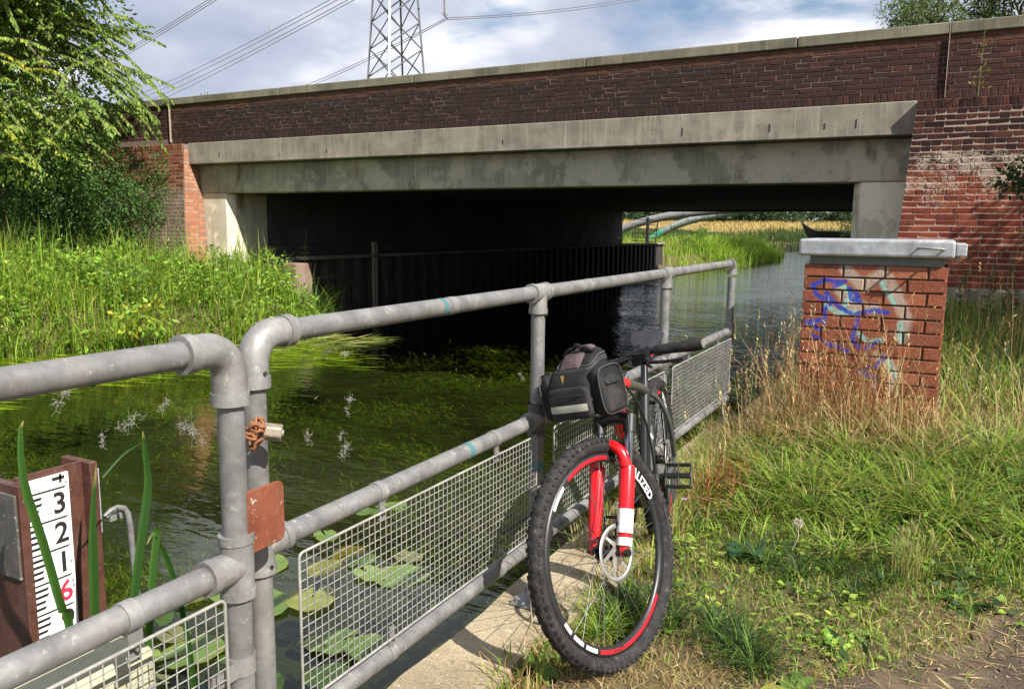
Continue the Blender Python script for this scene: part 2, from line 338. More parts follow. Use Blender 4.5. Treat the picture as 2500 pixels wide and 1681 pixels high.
    k = s.mix(s.ramp(fine, [(.35, .5), (.62, 0.0)]), k, s.mix(1.0, k, (.45, .42, .42), 'MULTIPLY'))
    k = s.mix(s.ramp(s.noise(p, 28, 4, .6), [(.58, 0.0), (.75, .35)]), k, s.mix(1.0, k, (1.5, 1.45, 1.4), 'MULTIPLY'))
    s.bump(s.math('ADD', fine, s.noise(p, 24, 3)), .55, .006)
    s.base(k, .88, 0, .2); return s, k
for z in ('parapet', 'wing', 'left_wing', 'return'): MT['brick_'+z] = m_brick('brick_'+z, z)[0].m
def m_mortar(name, c):
    s = NT(name); p = s.pos(); n = s.noise(p, 40, 5, .7); k = s.ramp(n, [(.3, tuple(x*.6 for x in c)), (.7, c)]); s.bump(n, .5, .004); return s.base(k, .95, 0, .1)
MT['mortar'] = m_mortar('mortar', (.23, .175, .145)); MT['mortar_white'] = m_mortar('mortar_pale', (.38, .30, .24)); MT['mortar_dark'] = m_mortar('mortar_dark', (.17, .12, .09))
def m_graffiti():
    s, k = m_brick('brick_box', 'box'); p = s.pos()
    def strokes(segs, dz=0):
        d = None
        q = s.n('ShaderNodeVectorMath', operation='MULTIPLY'); s.set(q.inputs[0], p); q.inputs[1].default_value = (1, 0, 1)
        nz = s.n('ShaderNodeTexNoise'); s.set(nz.inputs['Vector'], p); nz.inputs['Scale'].default_value = 14; nz.inputs['Detail'].default_value = 3
        qq = s.n('ShaderNodeVectorMath', operation='MULTIPLY_ADD'); s.set(qq.inputs[0], nz.outputs['Color']); qq.inputs[1].default_value = (.03, 0, .03); s.set(qq.inputs[2], q.outputs[0])
        for ax, az, bx, bz in segs:
            A = Vector((ax+.015, 0, az+.015)); Bv = Vector((bx+.015, 0, bz+.015)); ba = Bv-A; l2 = max(ba.dot(ba), 1e-6)
            pa = s.n('ShaderNodeVectorMath', operation='SUBTRACT'); s.set(pa.inputs[0], qq.outputs[0]); pa.inputs[1].default_value = A
            dt = s.n('ShaderNodeVectorMath', operation='DOT_PRODUCT'); s.set(dt.inputs[0], pa.outputs[0]); dt.inputs[1].default_value = ba/l2
            h = s.n('ShaderNodeClamp'); s.set(h.inputs[0], dt.outputs['Value'])
            sc = s.n('ShaderNodeVectorMath', operation='SCALE'); sc.inputs[0].default_value = ba; s.set(sc.inputs['Scale'], h.outputs[0])
            sb = s.n('ShaderNodeVectorMath', operation='DISTANCE'); s.set(sb.inputs[0], pa.outputs[0]); s.set(sb.inputs[1], sc.outputs[0])
            d = sb.outputs['Value'] if d is None else s.math('MINIMUM', d, sb.outputs['Value'])
        return d
    # strokes measured on the face of the box (x, z) in metres
    def poly(pts): return [(*pts[i], *pts[i+1]) for i in range(len(pts)-1)]
    grey = poly([(-.50, 1.12), (-.40, 1.03), (-.30, 1.11), (-.22, .98), (-.16, .86), (-.18, .74)])+poly([(-.52, 1.0), (-.46, .92), (-.34, .9)])+poly([(-.3, .62), (-.2, .55), (-.2, .45)])
    teal = poly([(-.52, 1.03), (-.46, .97), (-.50, .90)])+poly([(-.30, 1.05), (-.23, .93)])+poly([(-.60, .90), (-.52, .86), (-.44, .88)])+poly([(-.42, .76), (-.36, .70), (-.28, .72)])+poly([(-.19, .82), (-.18, .72)])+poly([(-.24, .60), (-.2, .52)])
    blue = poly([(-.68, 1.02), (-.62, 1.055), (-.50, 1.05), (-.56, 1.02)])+poly([(-.68, 1.02), (-.66, .97), (-.57, .93), (-.61, .87), (-.60, .80)])+poly([(-.60, .98), (-.53, .90), (-.46, .87)])+poly([(-.48, 1.01), (-.43, .98), (-.41, .94), (-.46, .95), (-.48, 1.01)])+poly([(-.62, .82), (-.70, .80), (-.62, .76)])+poly([(-.43, .86), (-.34, .89), (-.26, .885)])+poly([(-.42, .84), (-.44, .72), (-.40, .66)])+poly([(-.66, .72), (-.56, .67), (-.46, .64)])+poly([(-.36, .66), (-.30, .71)])+poly([(-.26, .62), (-.30, .56), (-.40, .52), (-.31, .50), (-.30, .42)])
    fac = lambda d, w, sft: s.ramp(s.math('DIVIDE', d, w), [(max(0, 1-sft), 1.0), (1.0, 0.0)])
    brk = s.ramp(s.noise(p, 26, 5, .7), [(.30, .45), (.48, 1.0)])
    k = s.mix(s.math('MULTIPLY', fac(strokes(grey), .045, .5), .55), k, (.42, .40, .34))
    k = s.mix(s.math('MULTIPLY', s.math('MULTIPLY', fac(strokes(teal), .020, .6), .75), brk), k, (.22, .52, .46))
    k = s.mix(s.math('MULTIPLY', s.math('MULTIPLY', fac(strokes(blue), .0165, .4), .9), brk), k, (.012, .05, .36))
    s.set(s.b.inputs['Base Color'], k); return s.m
MT['brick_box'] = m_graffiti()
def m_ground():
    s = NT('verge_ground'); p = s.pos(); a = s.noise(p, 1.6, 6, .6); b = s.noise(p, 30, 6, .7)
    k = s.ramp(a, [(.3, (.075, .065, .03)), (.5, (.16, .12, .06)), (.7, (.09, .10, .03))]); k = s.mix(s.ramp(b, [(.4, .6), (.62, 0.0)]), k, (.045, .035, .022)); k = s.mix(s.ramp(s.noise(p, 110, 4, .7), [(.55, 0.0), (.7, .6)]), k, (.26, .20, .11))
    s.bump(b, .8, .02); return s.base(k, .95, 0, .1)
MT['ground'] = m_ground()
def m_path():
    s = NT('worn_path'); p = s.pos(); a = s.noise(p, 2.4, 6, .65); b = s.noise(p, 160, 4, .75)
    k = s.ramp(a, [(.35, (.040, .030, .023)), (.5, (.085, .060, .040)), (.66, (.20, .145, .085))]); k = s.mix(s.ramp(b, [(.52, 0.0), (.7, .75)]), k, (.20, .175, .15)); s.bump(b, .9, .006); return s.base(k, .92, 0, .15)
MT['path'] = m_path()
def m_meadow():
    s = NT('meadow'); p = s.pos(); k = s.ramp(s.noise(p, .25, 6, .65), [(.3, (.26, .19, .075)), (.6, (.40, .29, .125)), (.75, (.22, .20, .07))]); s.bump(s.noise(p, 6, 4), 1, .2); return s.base(k, .95, 0, .1)
MT['meadow'] = m_meadow()
def m_bed():
    s = NT('river_bed'); p = s.pos(); k = s.ramp(s.noise(p, 1.2, 6, .6), [(.35, (.012, .013, .006)), (.6, (.026, .029, .010)), (.75, (.042, .042, .017))]); return s.base(k, .9)
MT['bed'] = m_bed()
def m_water():
    s = NT('river_water'); p = s.pos(); t = s.t; t.nodes.remove(s.b)
    big = s.noise(s.map(p, (1, 1, 1)), .55, 2, .5)
    w1 = s.noise(s.map(p, (1.7, 5.2, 1), rot=(0, 0, .2)), 1.0, 3, .55, .4); w2 = s.noise(s.map(p, (5, 13, 1), rot=(0, 0, -.2)), 1.0, 2, .5)
    mr = s.n('ShaderNodeMapRange'); s.set(mr.inputs[0], s.math('ADD', s.sep(p, 1), s.math('MULTIPLY', s.sep(p, 0), .45))); mr.inputs[1].default_value = 3.0; mr.inputs[2].default_value = 9.0; mr.inputs[3].default_value = .22; mr.inputs[4].default_value = 1.0
    amp = s.math('MULTIPLY', s.ramp(big, [(.35, .45), (.65, 1.0)]), mr.outputs[0])
    hgt = s.math('MULTIPLY', s.math('ADD', w1, s.math('MULTIPLY', w2, .35)), amp)
    bp = s.n('ShaderNodeBump'); s.set(bp.inputs['Height'], hgt); bp.inputs['Strength'].default_value = 1.0; bp.inputs['Distance'].default_value = .03
    fr = s.n('ShaderNodeFresnel'); fr.inputs['IOR'].default_value = 1.333; s.set(fr.inputs['Normal'], bp.outputs[0])
    gl = s.n('ShaderNodeBsdfGlossy'); gl.inputs['Roughness'].default_value = .03; gl.inputs['Color'].default_value = (1, 1, 1, 1); s.set(gl.inputs['Normal'], bp.outputs[0])
    tr = s.n('ShaderNodeBsdfTransparent'); tr.inputs[0].default_value = (.66, .76, .40, 1)
    mx = s.n('ShaderNodeMixShader'); s.set(mx.inputs[0], fr.outputs[0]); t.links.new(tr.outputs[0], mx.inputs[1]); t.links.new(gl.outputs[0], mx.inputs[2]); t.links.new(mx.outputs[0], s.out.inputs[0]); return s.m
MT['water'] = m_water()
MT['asphalt'] = simple('asphalt', (.05, .05, .052), .9, 0, .3, 40)
# bicycle and bag
MT['bike_red'] = simple('red_paint', (.62, .006, .012), .25, 0, .05, 5, .6); MT['bike_grey'] = simple('dark_grey_paint', (.075, .08, .075), .3, .2, .15, 10)
MT['rubber'] = NT('dusty_rubber'); _s = MT['rubber']; _n = _s.noise(_s.pos(), 38, 5, .7); MT['rubber'] = _s.base(_s.ramp(_n, [(.4, (.014, .014, .0145)), (.6, (.032, .030, .028)), (.75, (.11, .10, .09))]), .8, 0, .25)
MT['black_plastic'] = simple('black_plastic', (.018, .018, .019), .4, 0, .2, 30); MT['black_metal'] = simple('black_metal', (.025, .025, .027), .3, .6, .2, 20)
MT['chrome'] = simple('polished_stanchion', (.30, .31, .32), .15, 1.0, .05); MT['alloy'] = simple('alloy', (.62, .61, .58), .35, .8, .1, 30)
MT['white_decal'] = simple('white_decal', (.78, .78, .77), .4, 0, .03); MT['red_decal'] = simple('red_decal', (.55, .01, .02), .35, 0, .05)
MT['saddle'] = simple('saddle_vinyl', (.02, .02, .024), .55, 0, .1, 30, .3)
def m_fabric(name, c, rough=.8):
    s = NT(name); p = s.obj(); w = s.n('ShaderNodeTexWave'); s.set(w.inputs['Vector'], p); w.inputs['Scale'].default_value = 260; w.inputs['Distortion'].default_value = 2
    n = s.noise(p, 22, 4); k = s.ramp(n, [(.3, tuple(x*.7 for x in c)), (.7, tuple(x*1.4 for x in c))]); s.bump(s.math('ADD', w.outputs['Fac'], s.math('MULTIPLY', n, 4)), .35, .004); return s.base(k, rough, 0, .25)
MT['bag_black'] = m_fabric('black_nylon', (.011, .0105, .011), .6); MT['bag_grey'] = m_fabric('grey_nylon', (.024, .023, .024), .65); MT['bag_mauve'] = m_fabric('mauve_ripstop', (.085, .058, .063), .75); MT['bag_piping'] = m_fabric('piping', (.06, .057, .06), .7)
MT['reflective'] = simple('reflective_strip', (.42, .41, .33), .5, 0, .1); MT['gold'] = simple('gold_print', (.42, .30, .08), .5, .2, .1)
MT['fluff'] = m_foliage('seed_fluff', .45, .9, .1)
MT['silk'] = simple('cobweb_thread', (.6, .6, .58), .8)
MT['porcelain'] = simple('grey_insulator', (.35, .33, .31), .3, 0, .1); MT['pylon'] = m_galv('pylon_steel', (.095, .10, .11), .6, .2, .1); MT['cable'] = simple('aluminium_cable', (.12, .12, .13), .5, .4, .1)
MT['pipe_grey'] = m_concrete('grey_pipe_paint', (.30, .30, .30), (.19, .19, .19), .6); 
def m_greenpipe():
    s = NT('tagged_pipe'); p = s.pos(); x = s.sep(p, 0); n = s.noise(p, 2.6, 5, .6); f = s.ramp(s.math('ADD', n, s.math('MULTIPLY', s.math('ADD', x, 14.2), -.35)), [(.35, 0.0), (.5, 1.0)])
    g = s.ramp(s.noise(s.map(p, (1, 1, 1), (3, 1, 1)), 5, 4), [(.4, (.01, .30, .16)), (.6, (.05, .45, .28))]); return s.base(s.mix(f, s.ramp(n, [(.35, (.13, .16, .14)), (.65, (.34, .38, .36))]), g), .7)
MT['pipe_green'] = m_greenpipe(); MT['boat'] = simple('black_hull_paint', (.012, .011, .014), .5); MT['sheet_pile'] = m_galv('rusty_sheet_pile', (.04, .033, .03), .8, .1, .2)
# ------------------------------------------------------------ setting: terrain, river
np.random.seed(7); random.seed(7)
WZ = -0.55
YB = 11.5
def wob(x, y, s, k=0): return np.sin(x*1.7*s+k)*.5+np.sin(y*2.3*s+1.3*k+.7)*.3+np.sin((x+y)*3.9*s+2.1*k)*.2
def edge_l(y):  # left water edge
    y = np.asarray(y, float); e = np.where(y < 11.2, np.interp(y, [-30, 2, 5, 7, 8.2, 9.4, 10.6, 11.2], [-13, -12.6, -12.1, -11.6, -10.9, -9.9, -9.6, -10.2]), -11.5)
    return np.where(y > 34.5, np.interp(y, [34.5, 37, 41, 46, 52, 60, 75, 120], [-11.3, -10.9, -10.4, -9.6, -9.2, -10.5, -16, -40]), e)+wob(y*0, y, 1.1)*.12*((y < 11.2)|(y > 34.5))
def edge_r(y):
    y = np.asarray(y, float); return np.where(y < 11.4, -1.33, np.where(y < 34.6, -1.1, np.interp(y, [34.6, 45, 58, 70, 80, 90, 140], [-1.1, -2.2, -4.5, -8.2, -12, -20, -55])))
def verge_h(x, y):
    return -.045+.27*smooth(-1.15, -.35, x)*smooth(3.4, 5.2, y)+.12*smooth(5.5, 10.5, y)*smooth(-1.4, -.6, x)+.012*wob(x*3, y*3, 1.4)
def terrain(x, y):
    el, er = edge_l(y), edge_r(y)
    left = WZ+.60*smooth(0, .9, el-x)+.28*smooth(.9, 4.5, el-x)+.25*smooth(6, 16, el-x)
    far = WZ+.45*smooth(0, 1.0, x-er)+.4*smooth(1, 6, x-er)
    right = np.where(y < 11.4, verge_h(x, y), np.where(y < 34.6, .4, far))
    bed = WZ-.95+.12*wob(x, y, .8)
    sl = smooth(-.35, .35, el-x); sr = smooth(-.02, .02, x-er)*(y < 34.6)+smooth(-.5, .5, x-er)*(y >= 34.6)
    z = bed*(1-sl)*(1-sr)+left*sl+right*sr*(1-sl)
    rise = 2.6*smooth(60, 190, y)
    return z+rise*np.maximum(sl, sr)
def axis(lo, hi, step, far0, far1):
    a = [lo]; g = step
    while a[0] > far0: g *= 1.25; a.insert(0, a[0]-g)
    b = list(np.arange(lo, hi, step)); c = [hi]; g = step
    while c[-1] < far1: g *= 1.25; c.append(c[-1]+g)
    return np.array(a[:-1]+b+c)
xs = np.unique(np.concatenate([axis(-16, 3, .22, -1800, 1800), [-1.352, -1.312, -1.12, -1.08]])); ys = axis(-1.5, 14, .2, -300, 3200); ys = np.unique(np.concatenate([ys, np.arange(14, 80, .9)]))
GX, GY = np.meshgrid(xs, ys); GZ = terrain(GX, GY); nx = len(xs)
V = np.stack([GX, GY, GZ], 2).reshape(-1, 3); ii = (np.arange(len(ys)-1)[:, None]*nx+np.arange(nx-1)[None]).ravel()
F = np.stack([ii, ii+1, ii+1+nx, ii+nx], 1); me = npmesh('ground', V, F, smooth=True); me.materials.append(MT['ground']); me.materials.append(MT['meadow']); me.materials.append(MT['bed'])
cen = V[F].mean(1); mi = np.where((cen[:, 1] > 46) & (cen[:, 2] > -.3), 1, 0); mi = np.where(cen[:, 2] < WZ-.05, 2, mi); me.polygons.foreach_set('material_index', mi.astype(np.int32))
tag(link('ground', me), kind='structure')
# water sheet follows the channel
wy = np.concatenate([np.arange(-6, 13, .5), np.arange(13, 40, 1.5), np.arange(40, 100, 3)]); WV = []; 
for y in wy: a, b = float(edge_l(y))-.6, (float(edge_r(y))+.02 if y < 34.6 else float(edge_r(y))+.6); WV += [(a+(b-a)*t, y, WZ) for t in np.linspace(0, 1, 9)]
k = np.arange(len(wy)-1)[:, None]*9+np.arange(8)[None]; k = k.ravel(); tag(link('river_water', npmesh('river_water', np.array(WV), np.stack([k, k+1, k+10, k+9], 1), smooth=True), MT['water']), kind='structure')
# concrete river edge under the railing
b = MB(); ey = np.arange(-1.5, 5.9, .16); n = len(ey)
lx = [-1.352+.007*math.sin(y*9)+random.uniform(-.004, .004) for y in ey]; rx = [-1.05+.05*math.sin(y*2.1+1)+random.uniform(-.02, .02) for y in ey]; zz = [.003*math.sin(5*y) for y in ey]
for i in range(n-1):
    y0, y1 = ey[i], ey[i+1]; b.add([(lx[i], y0, zz[i]), (rx[i], y0, zz[i]-.004), (rx[i+1], y1, zz[i+1]-.004), (lx[i+1], y1, zz[i+1]), (lx[i], y0, -1.6), (lx[i+1], y1, -1.6), (rx[i], y0, -.4), (rx[i+1], y1, -.4)], [(0, 1, 2, 3), (0, 3, 5, 4), (1, 6, 7, 2)])
b.add([(lx[-1], ey[-1], zz[-1]), (rx[-1], ey[-1], zz[-1]), (rx[-1], ey[-1], -.4), (lx[-1], ey[-1], -1.6)], [(0, 1, 2, 3)])
tag(b.build('concrete_river_edge', MT['slab']), kind='structure')
# retaining face of the verge beyond the slab
b = MB(); b.bb((-1.345, 5.85, -1.6), (-1.28, 11.3, -.10)); tag(b.build('bank_wall', MT['abutment']), kind='structure')
# footpath sheet
b = MB()
def pedge(y): return np.interp(y, [0, 1.5, 2.1, 2.5, 2.9, 3.3, 3.8, 4.3, 5], [-.62, -.5, -.38, -.20, .05, .32, .62, 1.0, 1.6])+.05*math.sin(y*7)+.03*math.sin(y*17+1)
py = np.arange(.2, 4.9, .1)
for i in range(len(py)-1):
    a0, a1 = pedge(py[i]), pedge(py[i+1]); q = []
    for y, a in ((py[i], a0), (py[i+1], a1)): q.append([(a+(2.6-a)*t, y, float(verge_h(np.array(a+(2.6-a)*t), np.array(y)))+.012) for t in np.linspace(0, 1, 9)])
    b.add(q[0]+q[1], [(j, j+1, j+10, j+9) for j in range(8)], True)
tag(b.build('footpath', MT['path']), kind='structure')
# ------------------------------------------------------------ bridge
def brick_mesh(name, L, Hh, D, seed, ch=.006):
    """weathered brick: front face at y = 0 with worn chamfered arrises, body behind it"""
    rn = random.Random(seed); j = lambda a: rn.uniform(-a, a)
    hx, hz = L/2, Hh/2; f = [(-hx+ch, -hz+ch), (hx-ch, -hz+ch), (hx-ch, hz-ch), (-hx+ch, hz-ch)]
    vs = [(x+j(.003), j(.0015), z+j(.0022)) for x, z in f]+[(x*1.0+j(.0015), ch+j(.001), z+j(.001)) for x, z in ((-hx, -hz), (hx, -hz), (hx, hz), (-hx, hz))]+[(x, D, z) for x, z in ((-hx, -hz), (hx, -hz), (hx, hz), (-hx, hz))]
    fs = [(0, 1, 2, 3)]+[(i, i+4, (i+1) % 4+4, (i+1) % 4) for i in range(4)]+[(i+4, i+8, (i+1) % 4+8, (i+1) % 4+4) for i in range(4)]
    me = bpy.data.meshes.new(name); me.from_pydata(vs, [], fs); me.update(); return me
BR = {}
def brick_data(kind, mat):
    L, Hh = {'s': (.215, .065), 'h': (.1025, .065), 'v': (.065, .1025), 'q': (.155, .065)}[kind]
    key = (kind, mat)
    if key not in BR:
        BR[key] = [brick_mesh('brick_'+kind, L, Hh, .05, i*7+len(kind)) for i in range(5)]
        for m in BR[key]: m.materials.append(MT[mat])
    return random.choice(BR[key]), L
def lay_course(x0, x1, z, kind, off, rnd=random):
    """brick centres of one course between x0 and x1"""
    out = []; L = {'s': .215, 'h': .1025, 'v': .065}[kind]; p = L+.010; x = x0-off
    while x < x1-.02:
        a, b = max(x, x0), min(x+L, x1)
        if b-a > .03: out.append(((a+b)/2, z, kind, (b-a)/L))
        x += p
    return out
bridge = thing('road_bridge', 'brick and concrete road bridge spanning the river', 'bridge', (-7, YB, WZ))
# structural concrete
b = MB(); b.bb((-13.47, YB-.03, 2.545), (-.43, YB+.30, 2.955)); b.build('fascia_beam', MT['concrete'], bridge, bevel=.012)
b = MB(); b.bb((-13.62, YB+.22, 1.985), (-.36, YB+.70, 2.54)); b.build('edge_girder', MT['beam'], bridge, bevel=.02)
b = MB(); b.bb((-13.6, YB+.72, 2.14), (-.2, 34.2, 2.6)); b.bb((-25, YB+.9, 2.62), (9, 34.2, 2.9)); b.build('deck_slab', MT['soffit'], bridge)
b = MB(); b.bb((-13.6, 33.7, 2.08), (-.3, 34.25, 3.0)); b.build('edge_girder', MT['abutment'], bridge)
b = MB(); b.bb((-25, YB+.31, 2.91), (9, 33.6, 3.0)); b.build('road_surface', MT['asphalt'], bridge)
# piers with a chamfered inner arris
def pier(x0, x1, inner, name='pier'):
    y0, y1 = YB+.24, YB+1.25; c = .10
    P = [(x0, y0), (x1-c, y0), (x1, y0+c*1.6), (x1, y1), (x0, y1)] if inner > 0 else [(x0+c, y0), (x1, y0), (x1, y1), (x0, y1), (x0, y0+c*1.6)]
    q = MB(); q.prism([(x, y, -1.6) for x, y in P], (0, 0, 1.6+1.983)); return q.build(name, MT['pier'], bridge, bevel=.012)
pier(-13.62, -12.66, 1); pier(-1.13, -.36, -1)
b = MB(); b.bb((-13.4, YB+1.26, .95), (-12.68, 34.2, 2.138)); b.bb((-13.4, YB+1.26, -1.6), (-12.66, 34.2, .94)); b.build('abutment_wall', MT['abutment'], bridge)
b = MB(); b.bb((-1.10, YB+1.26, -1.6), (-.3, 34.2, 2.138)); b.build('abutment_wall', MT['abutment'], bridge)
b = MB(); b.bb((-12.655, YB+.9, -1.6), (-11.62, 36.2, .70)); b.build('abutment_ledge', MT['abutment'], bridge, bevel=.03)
# coping stones
x = -25.0; edges = [-25, -21, -17, -13.96, -11.0, -8.0, -4.9, -1.9, -.13, 2.8, 6, 9]
for i in range(len(edges)-1):
    b = MB(); b.bb((edges[i]+.006, YB-.035, 3.715), (edges[i+1]-.006, YB+.36, 3.855)); b.build('coping_stone', MT['coping'], bridge, bevel=.012)
for xj, z0 in ((-.13, 2.97), (-13.96, 3.0)):
    b = MB(); b.bb((xj-.005, YB-.038, z0), (xj+.004, YB+.02, 3.857)); b.build('joint_sealant', MT['mortar_white'], bridge)
# parapet and wing walls: mortar core, then bricks
walls = {}
b = MB(); b.bb((-25, YB+.006, 2.93), (9, YB+.33, 3.713)); walls['parapet'] = b.build('parapet', MT['mortar'], bridge)
bat = .09  # batter of the wing walls (metres per metre)
def wing_y(z): return YB-.13-bat*(2.93-z)
def wing_core(xa_top, xa_bot, xb, name, mat, z0):
    q = MB(); zt = 2.935; A = [(xa_bot, wing_y(z0)+.007, z0), (xb, wing_y(z0)+.007, z0), (xb, wing_y(zt)+.007, zt), (xa_top, wing_y(zt)+.007, zt)]
    Bk = [(x, YB+.9, z) for x, y, z in A]; q.add(A+Bk, [(0, 1, 2, 3), (7, 6, 5, 4), (0, 4, 5, 1), (3, 2, 6, 7), (0, 3, 7, 4), (1, 5, 6, 2)]); return q.build(name, mat, bridge)
walls['wing'] = wing_core(-.425, -.555, 7, 'wing_wall', MT['mortar_white'], .66)
walls['left_wing'] = wing_core(-13.47, -13.27, -25, 'wing_wall', MT['mortar'], -.2)
b = MB(); b.bb((-.75, wing_y(.66)-.07, -.6), (7, YB+.5, .665)); b.build('plinth', MT['concrete'], bridge, bevel=.02)
todo = []  # (wall, x, y, z, tilt, kind, stretch, turn)
for i in range(10):
    for c in lay_course(-18.5/.9, 1.6/.9, 3.0715+i*.0652+.03, 's', (i % 2)*.1125+(.055 if i % 3 == 1 else 0)): todo.append(('parapet', c[0]*.9, YB, c[1], 0, c[2], c[3]*.9, 0))
for c in lay_course(-13.9, 1.6, 3.018-.002, 'v', 0): todo.append(('parapet', c[0], YB-.004, c[1], 0, c[2], c[3], 0))
tilt = math.atan(bat); rr = random.Random(3)
for i in range(30):
    z = 2.83-.0375-i*.0745
    if z < .69: break
    xl = -.425-(2.93-z)*.0573+.004; kind = 'h' if rr.random() < .34 else 's'
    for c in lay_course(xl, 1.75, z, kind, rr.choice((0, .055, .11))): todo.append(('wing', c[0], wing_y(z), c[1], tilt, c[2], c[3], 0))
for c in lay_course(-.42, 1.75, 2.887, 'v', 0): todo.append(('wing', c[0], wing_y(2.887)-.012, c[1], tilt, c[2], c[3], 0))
for c in lay_course(-18.5, -13.48, 2.887, 'v', 0): todo.append(('left_wing', c[0], wing_y(2.887)-.012, c[1], tilt, c[2], c[3], 0))
for i in range(38):
    z = 2.83-.0375-i*.0745; xr = -13.47+(2.93-z)*.064-.004
    for c in lay_course(-18.5, xr, z, 'h' if rr.random() < .6 else 's', rr.choice((0, .055, .11))): todo.append(('left_wing', c[0], wing_y(z), c[1], tilt, c[2], c[3], 0))
    # bricks on the sunlit return face
    yy = wing_y(z)+.012
    for q in range(6):
        w = .215 if (i+q) % 2 else .1025
        if yy+w > YB+.35: break
        todo.append(('return', xr+.006, yy+w/2, z, 0, 's' if w > .2 else 'h', .97, PI/2)); yy += w+.01
camv = Vector((0, 0, CAMZ))
def vis(t): # rough size in the picture
    p = Vector(t[1:4])-camv; d = p.dot(_f); u = p.dot(_r)/d; v = p.dot(_u)/d
    return (1 if abs(u) < .64 and abs(v) < .44 else 0)*(.215 if t[5] == 's' else .1)/d
hid = lambda t: t[0] == 'wing' and t[3] < 1.25 and t[1] < -.05 # behind the brick box
order = sorted(todo, key=lambda t: -(vis(t)*(0 if hid(t) else 1)))
walls['return'] = walls['left_wing']
zmat = {'return': 'brick_return', 'parapet': 'brick_parapet', 'wing': 'brick_wing', 'left_wing': 'brick_left_wing'}
for t in order[:300]:
    me, L = brick_data(t[5], zmat[t[0]]); o = bpy.data.objects.new('brick', me); COL.objects.link(o); o.parent = walls[t[0]]
    o.location = Vector(t[1:4])+Vector((0, random.uniform(-.004, .003), 0))-BASE[bridge.name]; o.rotation_euler = (t[4]+random.uniform(-.01, .01), random.uniform(-.008, .008), t[7]+random.uniform(-.012, .012)); o.scale = (t[6], 1, .88 if t[0] == 'parapet' and t[5] == 's' else 1)
rest = {}
for t in order[300:]: rest.setdefault(t[0], []).append(t)
for w, ts in rest.items():
    Vs = []; F4 = []; R = []; n = 0
    for t in ts:
        me, L = brick_data(t[5], zmat[w]); M4 = Matrix.Translation(Vector(t[1:4])+Vector((0, random.uniform(-.004, .003), 0))) @ Matrix.Rotation(t[7], 4, 'Z') @ Matrix.Rotation(t[4]+random.uniform(-.01, .01), 4, 'X') @ Matrix.Diagonal((t[6], 1, .88 if t[0] == 'parapet' and t[5] == 's' else 1, 1))
        Vs += [tuple(M4 @ v.co) for v in me.vertices]; F4 += [tuple(i+n for i in p.vertices) for p in me.polygons]; n += len(me.vertices); R += [random.random()]*len(me.polygons)
    me = bpy.data.meshes.new('bricks'); me.from_pydata(Vs, [], F4); me.update(); a = me.attributes.new('rnd', 'FLOAT', 'FACE'); a.data.foreach_set('value', R)
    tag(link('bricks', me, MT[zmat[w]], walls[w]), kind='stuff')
# bolts and weep marks on the fascia
for x in (-12.6, -9.9, -6.3, -3.4, -2.2, -1.5, -1.12):
    b = MB(); b.bb((x, YB-.036, 2.66), (x+.012, YB-.028, 2.66+random.uniform(.06, .12))); b.build('weep_slot', MT['black_print'], bridge)
# ------------------------------------------------------------ sheet piling under the bridge
sp = thing('sheet_pile_wall', 'rusty corrugated sheet pile wall below the ledge inside the bridge', 'retaining wall', (-11.5, 24, WZ))
y = 12.6; i = 0
while y < 36.2:
    b = MB(); d = .16; x0 = -11.60; P = [(x0, y), (x0+.02, y), (x0+d, y+.10), (x0+d, y+.30), (x0+.02, y+.40), (x0, y+.40)]
    b.prism([(px, py_, -1.6) for px, py_ in P], (0, 0, 1.6+.66)); b.build('sheet_pile', MT['sheet_pile'], sp, bevel=0); y += .52; i += 1
b = MB(); b.bb((-11.66, 12.5, .665), (-11.36, 36.3, .73)); b.build('capping_beam', MT['concrete'], sp)
# steel fence panel on the ledge beyond
fp = thing('steel_gate', 'dark steel bar gate standing on the far ledge beside the abutment', 'gate', (-12, 35.6, .7))
b = MB(); b.bb((-12.05, 35.55, .7), (-11.93, 35.67, 1.86)); b.build('post', MT['dark_steel'], fp)
b = MB(); b.tube([(-11.60, 35.6, .72), (-11.50, 35.6, 1.74)], .025, 8); b.build('stile', MT['dark_steel'], fp)
for k, z in enumerate((.78, .95, 1.14, 1.33, 1.53, 1.76)):
    b = MB(); b.tube([(-12.72, 35.6, z+.03), (-11.60+(z-.72)*.1, 35.6, z-.02)], .018, 6); b.build('bar', MT['dark_steel'], fp)
# gauge board below the bridge
gb = thing('river_gauge', 'tall thin river gauge board on the dark pile wall under the bridge', 'gauge board', (-11.38, 14.8, WZ))
b = MB(); b.bb((-11.45, 14.72, WZ-.3), (-11.40, 14.86, 1.0)); b.build('board', MT['lichen'], gb)
for k in range(24):
    z = -.48+k*.06; b = MB(); b.bb((-11.40, 14.735, z), (-11.398, 14.735+(.09 if k % 5 == 0 else .05), z+.022)); b.build('tick', MT['black_print'], gb)
